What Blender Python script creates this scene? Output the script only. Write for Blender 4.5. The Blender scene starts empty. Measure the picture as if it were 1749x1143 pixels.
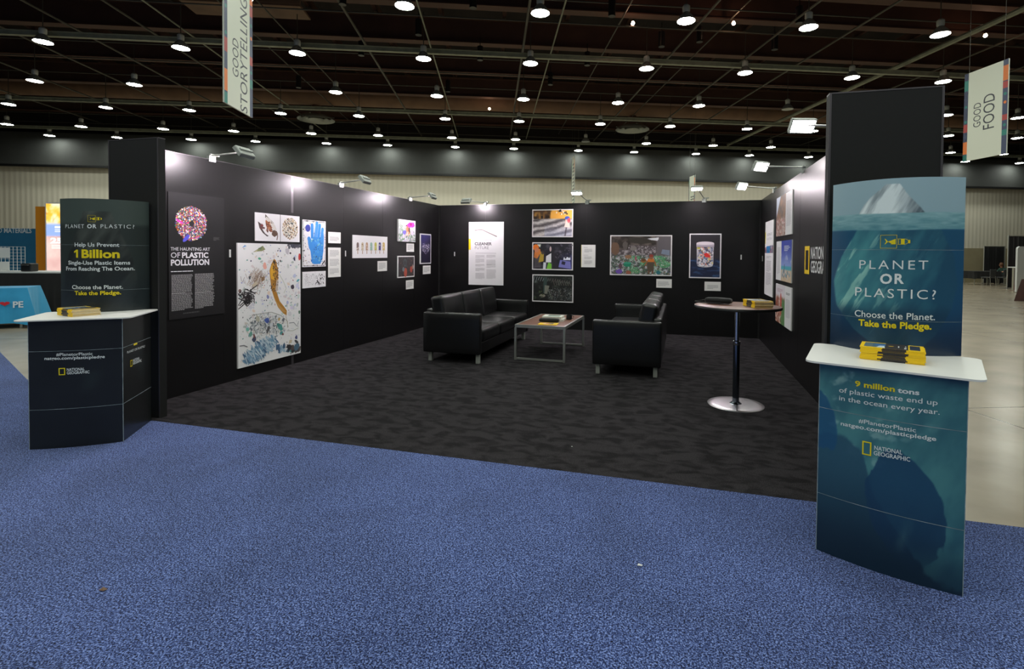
import bpy, bmesh, math, random
import numpy as np
from mathutils import Matrix, Vector
SC = bpy.context.scene
COL = SC.collection
R = random.Random(7)

# ---------------------------------------------------------------- camera, world, exposure
FPX, PX, PY, PITCH, ROLL, YAW = 878.02, 926.48, 452.25, .022217, .009063, .265063
CZ = 1.4725
W_, H_ = 1749., 1143.
cd = bpy.data.cameras.new('camera'); cam = bpy.data.objects.new('camera', cd); COL.objects.link(cam)
cd.sensor_width = 36; cd.lens = FPX / W_ * 36
cd.shift_x = -(PX - W_ / 2) / W_; cd.shift_y = -(H_ / 2 - PY) / W_
cd.clip_start = .05; cd.clip_end = 300
cam.matrix_world = (Matrix.Translation((0, 0, CZ)) @ Matrix.Rotation(YAW, 4, 'Z')
                    @ Matrix.Rotation(math.pi / 2 - PITCH, 4, 'X') @ Matrix.Rotation(ROLL, 4, 'Z'))
SC.camera = cam
wd = bpy.data.worlds.new('hall_air'); SC.world = wd; wd.use_nodes = True
wd.node_tree.nodes['Background'].inputs[0].default_value = (.85, .95, .8, 1)
wd.node_tree.nodes['Background'].inputs[1].default_value = .035
SC.view_settings.view_transform = 'Standard'; SC.view_settings.look = 'None'
SC.view_settings.exposure = 0.95; SC.view_settings.gamma = 1.0
SC.cycles.use_denoising = True
SC.cycles.max_bounces = 6; SC.cycles.diffuse_bounces = 3; SC.cycles.glossy_bounces = 3
SC.cycles.sample_clamp_indirect = 4.0; SC.cycles.caustics_reflective = False
HALL_LAMP = 50.0      # emission of the ceiling lamps
ARM_LAMP = 190.0       # emission of the arm lamps on the booth walls

TH = .360507          # the hall's walls stand at this angle to the booth's
def hall(x, y, z=0.):
    c, s = math.cos(TH), math.sin(TH)
    return Vector((x * c - y * s, x * s + y * c, z))
def ray(x, y):
    a, b = (x - PX) / FPX, (y - PY) / FPX
    c, s = math.cos(ROLL), math.sin(ROLL); u, v = c * a + s * b, -s * a + c * b
    c, s = math.cos(PITCH), math.sin(PITCH); Y = c - s * v; Z = -s - c * v
    c, s = math.cos(YAW), math.sin(YAW)
    return Vector((u * c - Y * s, u * s + Y * c, Z))
O_ = Vector((0, 0, CZ))
def on_floor(x, y, z=0.):
    d = ray(x, y); return O_ + d * ((z - CZ) / d.z)
def on_plane(x, y, P, n):
    d = ray(x, y); return O_ + d * ((P - O_).dot(n) / d.dot(n))
def on_hall(x, y, Yh):          # point on the plane hall-Y = Yh, returned in hall coordinates
    n = hall(0, 1); p = on_plane(x, y, hall(0, Yh), n)
    c, s = math.cos(TH), math.sin(TH)
    return Vector((p.x * c + p.y * s, -p.x * s + p.y * c, p.z))
def to_pic(P):
    P = cam.matrix_world.inverted() @ Vector(P)
    return (PX + FPX * P.x / -P.z, PY - FPX * P.y / -P.z)

# ---------------------------------------------------------------- colour and materials
def lin(c):
    c = np.asarray(c, float) / 255.
    return np.where(c <= .04045, c / 12.92, ((np.clip(c, 0, 9) + .055) / 1.055) ** 2.4)
def nt(name):
    m = bpy.data.materials.new(name); m.use_nodes = True
    return m, m.node_tree, m.node_tree.nodes['Principled BSDF']
def pm(name, rgb, rough=.5, metal=0., noise=None, bump=None, spec=.5, coat=0., rgb2=None, sheen=0.):
    m, t, b = nt(name)
    c = list(lin(rgb)) + [1]
    b.inputs['Base Color'].default_value = c
    b.inputs['Roughness'].default_value = rough; b.inputs['Metallic'].default_value = metal
    b.inputs['Specular IOR Level'].default_value = spec; b.inputs['Coat Weight'].default_value = coat
    b.inputs['Coat Roughness'].default_value = .12
    b.inputs['Sheen Weight'].default_value = sheen
    tc = t.nodes.new('ShaderNodeTexCoord')
    if noise:
        sc, amt, det = noise
        n = t.nodes.new('ShaderNodeTexNoise'); n.inputs['Scale'].default_value = sc; n.inputs['Detail'].default_value = det
        t.links.new(tc.outputs['Object'], n.inputs['Vector'])
        r = t.nodes.new('ShaderNodeValToRGB')
        r.color_ramp.elements[0].position = .5 - amt; r.color_ramp.elements[1].position = .5 + amt
        r.color_ramp.elements[0].color = c
        r.color_ramp.elements[1].color = list(lin(rgb2 if rgb2 else [min(255, x * 1.25) for x in rgb])) + [1]
        t.links.new(n.outputs[0], r.inputs[0]); t.links.new(r.outputs[0], b.inputs['Base Color'])
    if bump:
        sc, st, di = bump
        n = t.nodes.new('ShaderNodeTexNoise'); n.inputs['Scale'].default_value = sc; n.inputs['Detail'].default_value = 4
        t.links.new(tc.outputs['Object'], n.inputs['Vector'])
        bp = t.nodes.new('ShaderNodeBump'); bp.inputs['Strength'].default_value = st; bp.inputs['Distance'].default_value = di
        t.links.new(n.outputs[0], bp.inputs['Height']); t.links.new(bp.outputs[0], b.inputs['Normal'])
    return m
def emit(name, rgb, strength):
    m, t, b = nt(name)
    b.inputs['Base Color'].default_value = (.8, .8, .8, 1)
    b.inputs['Emission Color'].default_value = list(lin(rgb)) + [1]; b.inputs['Emission Strength'].default_value = strength
    return m
def print_mat(name, rough=.45, coat=0., glow=0.):
    m, t, b = nt(name)
    a = t.nodes.new('ShaderNodeVertexColor'); a.layer_name = 'Col'
    t.links.new(a.outputs[0], b.inputs['Base Color'])
    b.inputs['Roughness'].default_value = rough; b.inputs['Coat Weight'].default_value = coat; b.inputs['Coat Roughness'].default_value = .15
    if glow:
        t.links.new(a.outputs[0], b.inputs['Emission Color']); b.inputs['Emission Strength'].default_value = glow
    return m
PRINT = print_mat('printed_board'); GLOSS = print_mat('glossy_print', .36, .2); BACKLIT = print_mat('backlit_print', .4, 0, .55)
M = {}
M['panel'] = pm('black_wall_panel', (14, 13, 14), .36, noise=(3, .3, 4), rgb2=(18, 17, 18), bump=(60, .05, .002), spec=.4)
M['seam'] = pm('panel_joint', (92, 88, 92), .35, .6)
M['black'] = pm('black_plastic', (14, 14, 15), .4)
M['leather'] = pm('black_leather', (12, 12, 13), .31, noise=(14, .3, 3), rgb2=(16, 16, 17), bump=(140, .12, .002), spec=.65)
M['piping'] = pm('leather_piping', (34, 34, 35), .35)
M['silver'] = pm('brushed_silver', (196, 198, 192), .34, .85, bump=(80, .05, .001))
M['foot'] = pm('satin_silver_foot', (190, 194, 186), .45, .55)
M['chrome'] = pm('chrome', (222, 222, 225), .12, 1.)
M['foot_chrome'] = pm('brushed_chrome', (222, 218, 222), .3, 1., bump=(30, .1, .002))
M['chrome_dark'] = pm('dark_chrome', (120, 128, 140), .12, 1.)
M['white_lam'] = pm('white_laminate', (226, 226, 222), .4)
M['lamp_body'] = pm('lamp_grey', (178, 182, 176), .45, .3)
M['shade'] = pm('lamp_reflector', (150, 155, 150), .35, .5)
M['rail'] = pm('galvanised_rail', (116, 120, 106), .55, .2, noise=(5, .3, 3))
M['pipe'] = pm('dark_pipe', (62, 60, 53), .5, .3, noise=(2, .3, 3))
M['beam'] = pm('brown_steel_beam', (66, 43, 34), .7, noise=(1.2, .3, 4), rgb2=(84, 56, 44))
M['deck'] = pm('dark_roof_deck', (24, 19, 18), .9, noise=(.8, .3, 4))
M['duct'] = pm('tan_duct', (120, 92, 70), .7, noise=(2, .3, 4), rgb2=(96, 72, 55))
M['cloth_black'] = pm('black_cloth', (12, 12, 13), .9, sheen=.2)
M['cloth_blue'] = pm('sky_blue_cloth', (44, 150, 200), .8, noise=(6, .3, 3), rgb2=(52, 162, 212), sheen=.2)
M['blue_wall'] = pm('blue_booth_wall', (32, 104, 142), .6, noise=(4, .3, 3), rgb2=(36, 112, 150))
M['orange'] = pm('orange_panel', (222, 140, 22), .5)
M['white'] = pm('white_paint', (214, 216, 214), .5)
M['grey'] = pm('grey_plastic', (70, 71, 72), .5)
M['brown_cloth'] = pm('dark_brown_cloth', (52, 26, 20), .8, noise=(8, .3, 3))
M['red'] = pm('red_carpet', (200, 24, 36), .9)
M['dark_band'] = pm('black_soffit', (50, 52, 50), .75, noise=(1.5, .35, 5), rgb2=(60, 62, 60))
M['tower'] = pm('black_fabric_panel', (23, 23, 23), .65, bump=(300, .1, .001), noise=(40, .3, 3), rgb2=(27, 27, 26), spec=.3)

def carpet(name, c1, c2, c3, s1, s2, bumpd, streak=1., lo=.35, hi=.65, patch=.5, sheen=.15):
    m, t, b = nt(name); L = t.links.new
    tc = t.nodes.new('ShaderNodeTexCoord')
    mp = t.nodes.new('ShaderNodeMapping'); mp.inputs['Scale'].default_value = (1, streak, 1); L(tc.outputs['Object'], mp.inputs[0])
    n1 = t.nodes.new('ShaderNodeTexNoise'); n1.inputs['Scale'].default_value = s1; n1.inputs['Detail'].default_value = 2; n1.inputs['Roughness'].default_value = .7
    L(mp.outputs[0], n1.inputs['Vector'])
    r = t.nodes.new('ShaderNodeValToRGB'); e = r.color_ramp.elements
    e[0].position = lo; e[0].color = list(lin(c1)) + [1]; e[1].position = hi; e[1].color = list(lin(c3)) + [1]
    k = e.new((lo + hi) / 2); k.color = list(lin(c2)) + [1]
    L(n1.outputs[0], r.inputs[0])
    n2 = t.nodes.new('ShaderNodeTexNoise'); n2.inputs['Scale'].default_value = s2; n2.inputs['Detail'].default_value = 5; n2.inputs['Distortion'].default_value = .6
    L(mp.outputs[0], n2.inputs['Vector'])
    r2 = t.nodes.new('ShaderNodeMapRange'); r2.inputs[1].default_value = .38; r2.inputs[2].default_value = .56; r2.inputs[3].default_value = patch; r2.inputs[4].default_value = 1.
    L(n2.outputs[0], r2.inputs[0])
    mx = t.nodes.new('ShaderNodeMix'); mx.data_type = 'RGBA'; mx.blend_type = 'MULTIPLY'; mx.inputs[0].default_value = 1
    L(r.outputs[0], mx.inputs[6]); L(r2.outputs[0], mx.inputs[7]); L(mx.outputs[2], b.inputs['Base Color'])
    b.inputs['Roughness'].default_value = .95; b.inputs['Specular IOR Level'].default_value = .03; b.inputs['Sheen Weight'].default_value = sheen
    bp = t.nodes.new('ShaderNodeBump'); bp.inputs['Strength'].default_value = .5; bp.inputs['Distance'].default_value = bumpd
    L(n1.outputs[0], bp.inputs['Height']); L(bp.outputs[0], b.inputs['Normal'])
    return m
M['blue_carpet'] = carpet('blue_flecked_carpet', (10, 14, 38), (58, 76, 131), (132, 153, 213), 145, 1.1, .006, lo=.38, hi=.64, patch=.8)
M['black_carpet'] = carpet('black_plush_carpet', (31, 30, 31), (50, 48, 50), (68, 65, 67), 160, 6.5, .004, streak=1.7, patch=.52, sheen=0.)
def wall_mat():
    m, t, b = nt('beige_ribbed_wall'); L = t.links.new
    tc = t.nodes.new('ShaderNodeTexCoord'); w = t.nodes.new('ShaderNodeTexWave'); w.inputs['Scale'].default_value = 1.3; w.bands_direction = 'X'
    L(tc.outputs['Object'], w.inputs['Vector'])
    n = t.nodes.new('ShaderNodeTexNoise'); n.inputs['Scale'].default_value = .6; n.inputs['Detail'].default_value = 4; L(tc.outputs['Object'], n.inputs['Vector'])
    r = t.nodes.new('ShaderNodeValToRGB'); r.color_ramp.elements[0].color = list(lin((208, 203, 184))) + [1]; r.color_ramp.elements[1].color = list(lin((222, 216, 198))) + [1]
    ad = t.nodes.new('ShaderNodeMath'); ad.operation = 'MULTIPLY_ADD'; ad.inputs[1].default_value = .35
    L(w.outputs[1], ad.inputs[0]); L(n.outputs[0], ad.inputs[2]); L(ad.outputs[0], r.inputs[0]); L(r.outputs[0], b.inputs['Base Color'])
    bp = t.nodes.new('ShaderNodeBump'); bp.inputs['Strength'].default_value = .3; bp.inputs['Distance'].default_value = .03
    L(w.outputs[1], bp.inputs['Height']); L(bp.outputs[0], b.inputs['Normal']); b.inputs['Roughness'].default_value = .7
    return m
M['beige'] = wall_mat()
M['wainscot'] = pm('brown_wainscot', (150, 140, 110), .7, noise=(2, .3, 4), rgb2=(164, 154, 122))
M['concrete'] = pm('polished_concrete', (142, 130, 110), .24, noise=(1.4, .24, 9), rgb2=(176, 163, 142), bump=(3, .05, .006))
def joints(m):                                                     # sawn joints in the slab
    t = m.node_tree; b = t.nodes['Principled BSDF']; tc = [x for x in t.nodes if x.type == 'TEX_COORD'][0]
    k = t.nodes.new('ShaderNodeTexBrick'); k.offset = 0; k.inputs['Scale'].default_value = 1; k.inputs['Brick Width'].default_value = 4.6; k.inputs['Row Height'].default_value = 4.6; k.inputs['Mortar Size'].default_value = .008
    k.inputs['Color1'].default_value = k.inputs['Color2'].default_value = (1, 1, 1, 1); k.inputs['Mortar'].default_value = (.3, .28, .25, 1)
    t.links.new(tc.outputs['Object'], k.inputs['Vector']); x = t.nodes.new('ShaderNodeMix'); x.data_type = 'RGBA'; x.blend_type = 'MULTIPLY'; x.inputs[0].default_value = 1
    t.links.new(b.inputs['Base Color'].links[0].from_socket, x.inputs[6]); t.links.new(k.outputs[0], x.inputs[7]); t.links.new(x.outputs[2], b.inputs['Base Color'])
joints(M['concrete'])
def wood_mat(name, a, b_, rough):
    m = pm(name, a, rough, noise=(9, .22, 6), rgb2=b_)
    t = m.node_tree; n = [x for x in t.nodes if x.type == 'TEX_NOISE'][0]; tc = [x for x in t.nodes if x.type == 'TEX_COORD'][0]
    mp = t.nodes.new('ShaderNodeMapping'); mp.inputs['Scale'].default_value = (1, 7, 1)
    t.links.new(tc.outputs['Object'], mp.inputs[0]); t.links.new(mp.outputs[0], n.inputs['Vector']); return m
M['wood'] = wood_mat('walnut_top', (92, 58, 44), (134, 92, 74), .38)

# ---------------------------------------------------------------- objects
def link(o, parent=None):
    COL.objects.link(o)
    if parent: o.parent = parent
    return o
def tag(o, label=None, cat=None, group=None, kind=None):
    if label: o['label'] = label
    if cat: o['category'] = cat
    if group: o['group'] = group
    if kind: o['kind'] = kind
    return o
def empty(name, loc, rz=0., label=None, cat=None, group=None, kind=None):
    o = bpy.data.objects.new(name, None); o.empty_display_size = .1; link(o)
    o.location = loc; o.rotation_euler = (0, 0, rz)
    return tag(o, label, cat, group, kind)
class MB:
    """collects shapes, then links them as ONE mesh object"""
    def __init__(s): s.v = []; s.f = []; s.m = []; s.sm = []
    def add(s, V, F, mi=0, smooth=False):
        b = len(s.v); s.v += [tuple(p) for p in V]
        for f in F: s.f.append([i + b for i in f]); s.m.append(mi); s.sm.append(smooth)
        return s
    def box(s, x0, x1, y0, y1, z0, z1, mi=0):
        V = [(x, y, z) for z in (z0, z1) for y in (y0, y1) for x in (x0, x1)]
        return s.add(V, [(0, 2, 3, 1), (4, 5, 7, 6), (0, 1, 5, 4), (1, 3, 7, 5), (3, 2, 6, 7), (2, 0, 4, 6)], mi)
    def lathe(s, prof, n=24, mi=0, c=(0, 0), smooth=True):
        V = []; F = []; k = len(prof)
        for i in range(n):
            a = 2 * math.pi * i / n
            for r, z in prof: V.append((c[0] + r * math.cos(a), c[1] + r * math.sin(a), z))
        for i in range(n):
            j = (i + 1) % n
            for q in range(k - 1): F.append((i * k + q, j * k + q, j * k + q + 1, i * k + q + 1))
        return s.add(V, F, mi, smooth)
    def cyl(s, r, z0, z1, n=20, mi=0, c=(0, 0)):
        return s.lathe([(0, z0), (r, z0)], n, mi, c, False).lathe([(r, z0), (r, z1)], n, mi, c).lathe([(r, z1), (0, z1)], n, mi, c, False)
    def tube(s, pts, r, n=8, mi=0):
        pts = [Vector(p) for p in pts]; V = []; F = []
        for i, p in enumerate(pts):
            d = (pts[min(i + 1, len(pts) - 1)] - pts[max(i - 1, 0)]).normalized()
            a = d.cross(Vector((0, 0, 1)) if abs(d.z) < .95 else Vector((1, 0, 0))).normalized(); b = d.cross(a)
            rr = r[i] if isinstance(r, (list, tuple)) else r
            for k in range(n):
                t = 2 * math.pi * k / n; V.append(p + (a * math.cos(t) + b * math.sin(t)) * rr)
        for i in range(len(pts) - 1):
            for k in range(n):
                q = (k + 1) % n; F.append((i * n + k, i * n + q, i * n + n + q, i * n + n + k))
        F.append(list(range(n))[::-1]); F.append([(len(pts) - 1) * n + k for k in range(n)])
        return s.add(V, F, mi, True)
    def rbox(s, c, size, r=.02, puff=(0, 0, 0), mi=0, n=6, rot=None):
        """rounded box, its faces puffed out by `puff` along x, y, z"""
        h = [q / 2 for q in size]; r = min(r, min(h) * .98)
        ax = []
        for q in h:
            ins = [-q + 2 * q * i / n for i in range(n + 1)]
            ins = [t for t in ins if abs(t) < q - r * 1.05]
            ax.append([-q, -q + r * .3, -q + r] + [t for t in ins] + [q - r, q - r * .3, q])
        V = []; F = []
        for d in range(3):
            e, g = (d + 1) % 3, (d + 2) % 3
            for sg in (-1, 1):
                b = len(V)
                for a1 in ax[e]:
                    for a2 in ax[g]:
                        p = [0, 0, 0]; p[d] = sg * h[d]; p[e] = a1; p[g] = a2
                        q = [max(-(h[i] - r), min(h[i] - r, p[i])) for i in range(3)]
                        dd = Vector([p[i] - q[i] for i in range(3)])
                        if dd.length > 1e-9: dd = dd.normalized() * r
                        P = [q[i] + dd[i] for i in range(3)]
                        for i in range(3):
                            j, k = (i + 1) % 3, (i + 2) % 3
                            P[i] += (P[i] / h[i]) * puff[i] * (1 - (P[j] / h[j]) ** 2) * (1 - (P[k] / h[k]) ** 2)
                        V.append(P)
                m_ = len(ax[g])
                for i in range(len(ax[e]) - 1):
                    for k in range(m_ - 1):
                        f = [b + i * m_ + k, b + (i + 1) * m_ + k, b + (i + 1) * m_ + k + 1, b + i * m_ + k + 1]
                        F.append(f if sg > 0 else f[::-1])
        c = Vector(c)
        V = [(rot @ Vector(p) if rot else Vector(p)) + c for p in V]
        return s.add(V, F, mi, True)
    def prism(s, outline, z0, z1, mi=0):
        n = len(outline); V = [(x, y, z0) for x, y in outline] + [(x, y, z1) for x, y in outline]
        F = [list(range(n))[::-1], list(range(n, 2 * n))] + [[i, (i + 1) % n, (i + 1) % n + n, i + n] for i in range(n)]
        return s.add(V, F, mi)
    def mesh(s, name, mats):
        me = bpy.data.meshes.new(name); me.from_pydata(s.v, [], s.f)
        for m in (mats if isinstance(mats, (list, tuple)) else [mats]): me.materials.append(m)
        me.polygons.foreach_set('material_index', s.m); me.polygons.foreach_set('use_smooth', s.sm)
        bm = bmesh.new(); bm.from_mesh(me)
        bmesh.ops.remove_doubles(bm, verts=bm.verts, dist=1e-5); bmesh.ops.recalc_face_normals(bm, faces=bm.faces)
        bm.to_mesh(me); bm.free(); me.set_sharp_from_angle(angle=.7); me.update(); return me
    def build(s, name, mats, parent=None):
        return link(bpy.data.objects.new(name, s.mesh(name, mats)), parent)
def dup(o, loc=None, rz=None, parent=None):
    """a thing and copies of its parts and sub-parts"""
    c = o.copy(); COL.objects.link(c)
    if parent: c.parent = parent
    if loc is not None: c.location = loc
    if rz is not None: c.rotation_euler = (0, 0, rz)
    for ch in list(o.children): dup(ch, None, None, c)
    return c

# ---------------------------------------------------------------- drawing on surfaces
_txt = {}
def glyphs(s, bold=0., track=1.):
    k = (s, bold, track)
    if k not in _txt:
        cu = bpy.data.curves.new('t', 'FONT'); cu.body = s; cu.offset = bold; cu.space_character = track; cu.resolution_u = 3
        o = bpy.data.objects.new('t', cu); COL.objects.link(o)
        dg = bpy.context.evaluated_depsgraph_get(); me = bpy.data.meshes.new_from_object(o.evaluated_get(dg))
        V = np.array([v.co[:2] for v in me.vertices]); F = [list(p.vertices) for p in me.polygons]
        bpy.data.objects.remove(o); bpy.data.curves.remove(cu); bpy.data.meshes.remove(me)
        _txt[k] = (V, F)
    return _txt[k]
CAP = glyphs('H')[0][:, 1].max()
class Canvas:
    """a flat picture of w x h metres, built from coloured polygons; (u, v) from its lower left corner"""
    def __init__(s, w, h): s.w, s.h = w, h; s.P = []; s.F = []; s.C = []; s.n = 0; s.lay = 0; s.clip = False
    def add(s, uv, faces, col, n=None):
        uv = np.asarray(uv, float)
        if s.clip: uv = np.clip(uv, 0, [s.w, s.h])
        if n is None: s.lay += 1; n = .0003 + s.lay * 1e-6
        P = np.column_stack([uv, np.full(len(uv), n)])
        C = np.asarray(col, float); C = np.tile(C, (len(uv), 1)) if C.ndim == 1 else C
        s.P.append(P); s.C.append(lin(C)); s.F += [[i + s.n for i in f] for f in faces]; s.n += len(uv); return s
    def fill(s, col): return s.grid(lambda U, V: np.broadcast_to(np.array(col, float), U.shape + (3,)), 8, 8)
    def grid(s, fn, nx, ny, u0=0., u1=None, v0=0., v1=None, n=None):
        u1 = s.w if u1 is None else u1; v1 = s.h if v1 is None else v1
        A, B = np.meshgrid(np.linspace(0, 1, nx + 1), np.linspace(0, 1, ny + 1))
        C = np.clip(fn(A, B), 0, 255).reshape(-1, 3)
        uv = np.column_stack([(u0 + A * (u1 - u0)).ravel(), (v0 + B * (v1 - v0)).ravel()]); k = nx + 1
        F = [[j * k + i, j * k + i + 1, (j + 1) * k + i + 1, (j + 1) * k + i] for j in range(ny) for i in range(nx)]
        return s.add(uv, F, C, 0. if n is None and s.n == 0 else n)
    def poly(s, pts, col): return s.add(pts, [list(range(len(pts)))], col)
    def rect(s, a, b, c, d, col): return s.poly([(a, b), (c, b), (c, d), (a, d)], col)
    def ell(s, u, v, a, b, col, rot=0., n=16, wob=0.):
        t = np.linspace(0, 2 * np.pi, n, endpoint=False); r = 1 + np.array([R.uniform(-wob, wob) for _ in t])
        x, y = a * r * np.cos(t), b * r * np.sin(t); c, q = math.cos(rot), math.sin(rot)
        return s.poly(np.column_stack([u + x * c - y * q, v + x * q + y * c]), col)
    def stroke(s, pts, wd, col):
        p = np.asarray(pts, float); d = np.gradient(p, axis=0); d /= np.linalg.norm(d, axis=1)[:, None] + 1e-9
        nn = np.column_stack([-d[:, 1], d[:, 0]]) * (np.asarray(wd).reshape(-1, 1) / 2)
        k = len(p); return s.add(np.vstack([p + nn, p - nn]), [[i, i + k, i + k + 1, i + 1] for i in range(k - 1)], col)
    def frame(s, a, b, c, d, t, col, k=8):
        for y0, y1 in ((b, b + t), (d - t, d)):
            for i in range(k): s.rect(a + (c - a) * i / k, y0, a + (c - a) * (i + 1) / k, y1, col)
        return s.rect(a, b + t, a + t, d - t, col).rect(c - t, b + t, c, d - t, col)
    def text(s, t, u, v, cap, w=None, col=(240, 240, 240), bold=0., track=1., align='l', rot=False, slope=0.):
        V, F = glyphs(t, bold, track); V = V.copy(); V[:, 0] -= V[:, 0].min()
        sy = cap / CAP; sx = w / V[:, 0].max() if w else sy
        X, Y = V[:, 0] * sx, V[:, 1] * sy
        if align == 'c': X -= X.max() / 2
        if rot: X, Y = -Y, X
        return s.add(np.column_stack([u + X, v + Y + (0 if rot else slope * X)]), F, col)
    def lines(s, u0, u1, v1, v0, n, col, fillr=.5, rag=.1):
        """rows of illegibly small print"""
        p = (v1 - v0) / n; UV = []; F = []
        for i in range(n):
            y = v1 - p * (i + .5); x = u0; end = u1 - (R.uniform(0, rag) if i < n - 1 else R.uniform(.2, .6)) * (u1 - u0)
            while x < end:
                w = min(R.uniform(.03, .11) * (u1 - u0) + .004, end - x); b = len(UV)
                UV += [(x, y - p * fillr / 2), (x + w, y - p * fillr / 2), (x + w, y + p * fillr / 2), (x, y + p * fillr / 2)]
                F.append([b, b + 1, b + 2, b + 3]); x += w + .004
        return s.add(UV, F, col)
    def chips(s, n, fn, size, cols, wob=.35, asp=(1, 2.2)):
        """n little coloured scraps; fn() gives a place"""
        for _ in range(n):
            u, v = fn(); a = R.uniform(*size)
            s.ell(u, v, a, a / R.uniform(*asp), R.choice(cols), R.uniform(0, 3.14), R.choice((4, 5, 6, 7)), wob)
        return s
    def mesh(s, name, fmap, extra=None, mat=PRINT):
        P = np.vstack(s.P); C = np.vstack(s.C)
        V = [fmap(*p) for p in P]; F = list(s.F); C = list(map(tuple, C))
        if extra:
            for EV, EF, ec in extra:
                b = len(V); V += EV; F += [[i + b for i in f] for f in EF]; C += [tuple(lin(ec))] * len(EV)
        me = bpy.data.meshes.new(name); me.from_pydata(V, [], F); me.materials.append(mat)
        a = me.color_attributes.new('Col', 'FLOAT_COLOR', 'POINT')
        a.data.foreach_set('color', np.column_stack([np.array(C), np.ones(len(C))]).astype(np.float32).ravel())
        me.update(); return me
def boxvf(x0, x1, y0, y1, z0, z1):
    return ([(x, y, z) for z in (z0, z1) for y in (y0, y1) for x in (x0, x1)],
            [(0, 2, 3, 1), (4, 5, 7, 6), (0, 1, 5, 4), (1, 3, 7, 5), (3, 2, 6, 7), (2, 0, 4, 6)])
def hashn(ix, iy, seed):
    h = (ix.astype(np.int64) * 374761393 + iy.astype(np.int64) * 668265263 + seed * 1442695041) & 0xffffffff
    h = ((h ^ (h >> 13)) * 1274126177) & 0xffffffff
    return ((h ^ (h >> 16)) & 0xffff) / 65535.
def vnoise(x, y, seed=0):
    ix, iy = np.floor(x), np.floor(y); fx, fy = x - ix, y - iy; fx = fx * fx * (3 - 2 * fx); fy = fy * fy * (3 - 2 * fy)
    a, b, c, d = hashn(ix, iy, seed), hashn(ix + 1, iy, seed), hashn(ix, iy + 1, seed), hashn(ix + 1, iy + 1, seed)
    return (a * (1 - fx) + b * fx) * (1 - fy) + (c * (1 - fx) + d * fx) * fy
def fbm(x, y, seed=0, o=4):
    r = 0; a = .5
    for i in range(o): r = r + a * vnoise(x * 2 ** i, y * 2 ** i, seed + i); a /= 2
    return r / .94
def mixc(a, b, t): t = np.clip(np.asarray(t, float), 0, 1)[..., None]; return np.asarray(a, float) * (1 - t) + np.asarray(b, float) * t
def sstep(a, b, x): t = np.clip((x - a) / (b - a), 0, 1); return t * t * (3 - 2 * t)

# ---------------------------------------------------------------- the hall
def st(o, label=None): return tag(o, label, kind='structure')
XL, XR, YB, YF, HB = -4.875, 1.33, 9.741, 3.50, 2.439
fl = MB().box(-60, 60, -14, 29, -.06, -.012).build('floor', M['concrete']); fl.rotation_euler = (0, 0, TH)
st(fl, 'polished beige concrete floor of the exhibition hall')
st(MB().prism([(-20, 9.6), (-20, -8), (22, -8), (22, 3.37), (-5.54, 3.37)], -.011, -.001).build('floor_blue_carpet', M['blue_carpet']), 'blue flecked aisle carpet in front of the booth')
st(MB().box(XL - .1, XR + .1, 3.37, YB + .1, -.011, 0).build('floor_black_carpet', M['black_carpet']), 'black plush carpet inside the booth')
wf = empty('wall_far', hall(0, 27.65), TH, kind='structure', label='beige ribbed hall wall under a black soffit')
MB().box(-60, 60, 0, .3, 2.0, 5.6).build('ribbed_panel', M['beige'], wf)
MB().box(-60, 60, -.03, .3, -.02, 2.0).build('wainscot', M['wainscot'], wf)
MB().box(-60, 60, -.4, .3, 5.5, 7.12).build('soffit', M['dark_band'], wf)
MB().box(-60, 60, -.42, -.4, 5.46, 5.56).build('soffit_edge', M['black'], wf)
MB().box(-60, 60, 0, .3, 7.12, 9.8).build('upper_wall', M['deck'], wf)
ce = MB().box(-60, 60, -14, 28.4, 9.6, 9.8).build('ceiling', M['deck']); ce.rotation_euler = (0, 0, TH); st(ce, 'dark exposed roof deck of the hall')
def hx(name, mb, mat, x, y, z, label):
    o = mb.build(name, mat); o.location = hall(x, y, z); o.rotation_euler = (0, 0, TH); return st(o, label)
# roof steel, running across the hall
def ibeam(L, h, w):
    return MB().box(-L, L, -w / 2, w / 2, -.03, 0).box(-L, L, -w / 2, w / 2, h - .03, h).box(-L, L, -.015, .015, 0, h)
for i, y in enumerate([7.5, 10.6, 12.6, 14.1, 16.6, 19.3, 22.2, 24.8, 26.9]):
    hx('ceiling_beam', ibeam(42, .75, .3), M['beam'], 0, y, 8.1, 'brown steel roof beam crossing the hall')
for x in range(-32, 36, 2):
    hx('ceiling_joist', MB().box(-.06, .06, 5, 28, 0, .28), M['beam'], x + .3, 0, 8.95, 'brown roof joist running along the hall')
for (y, z) in ((15.0, 7.12), (21.56, 7.15), (26.35, 7.1)):
    hx('ceiling_rail', MB().box(-34, 40, -.06, .06, 0, .1).box(-34, 40, -.11, .11, .1, .115), M['rail'], 0, y, z, 'galvanised lighting rail crossing the hall under the roof')
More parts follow.
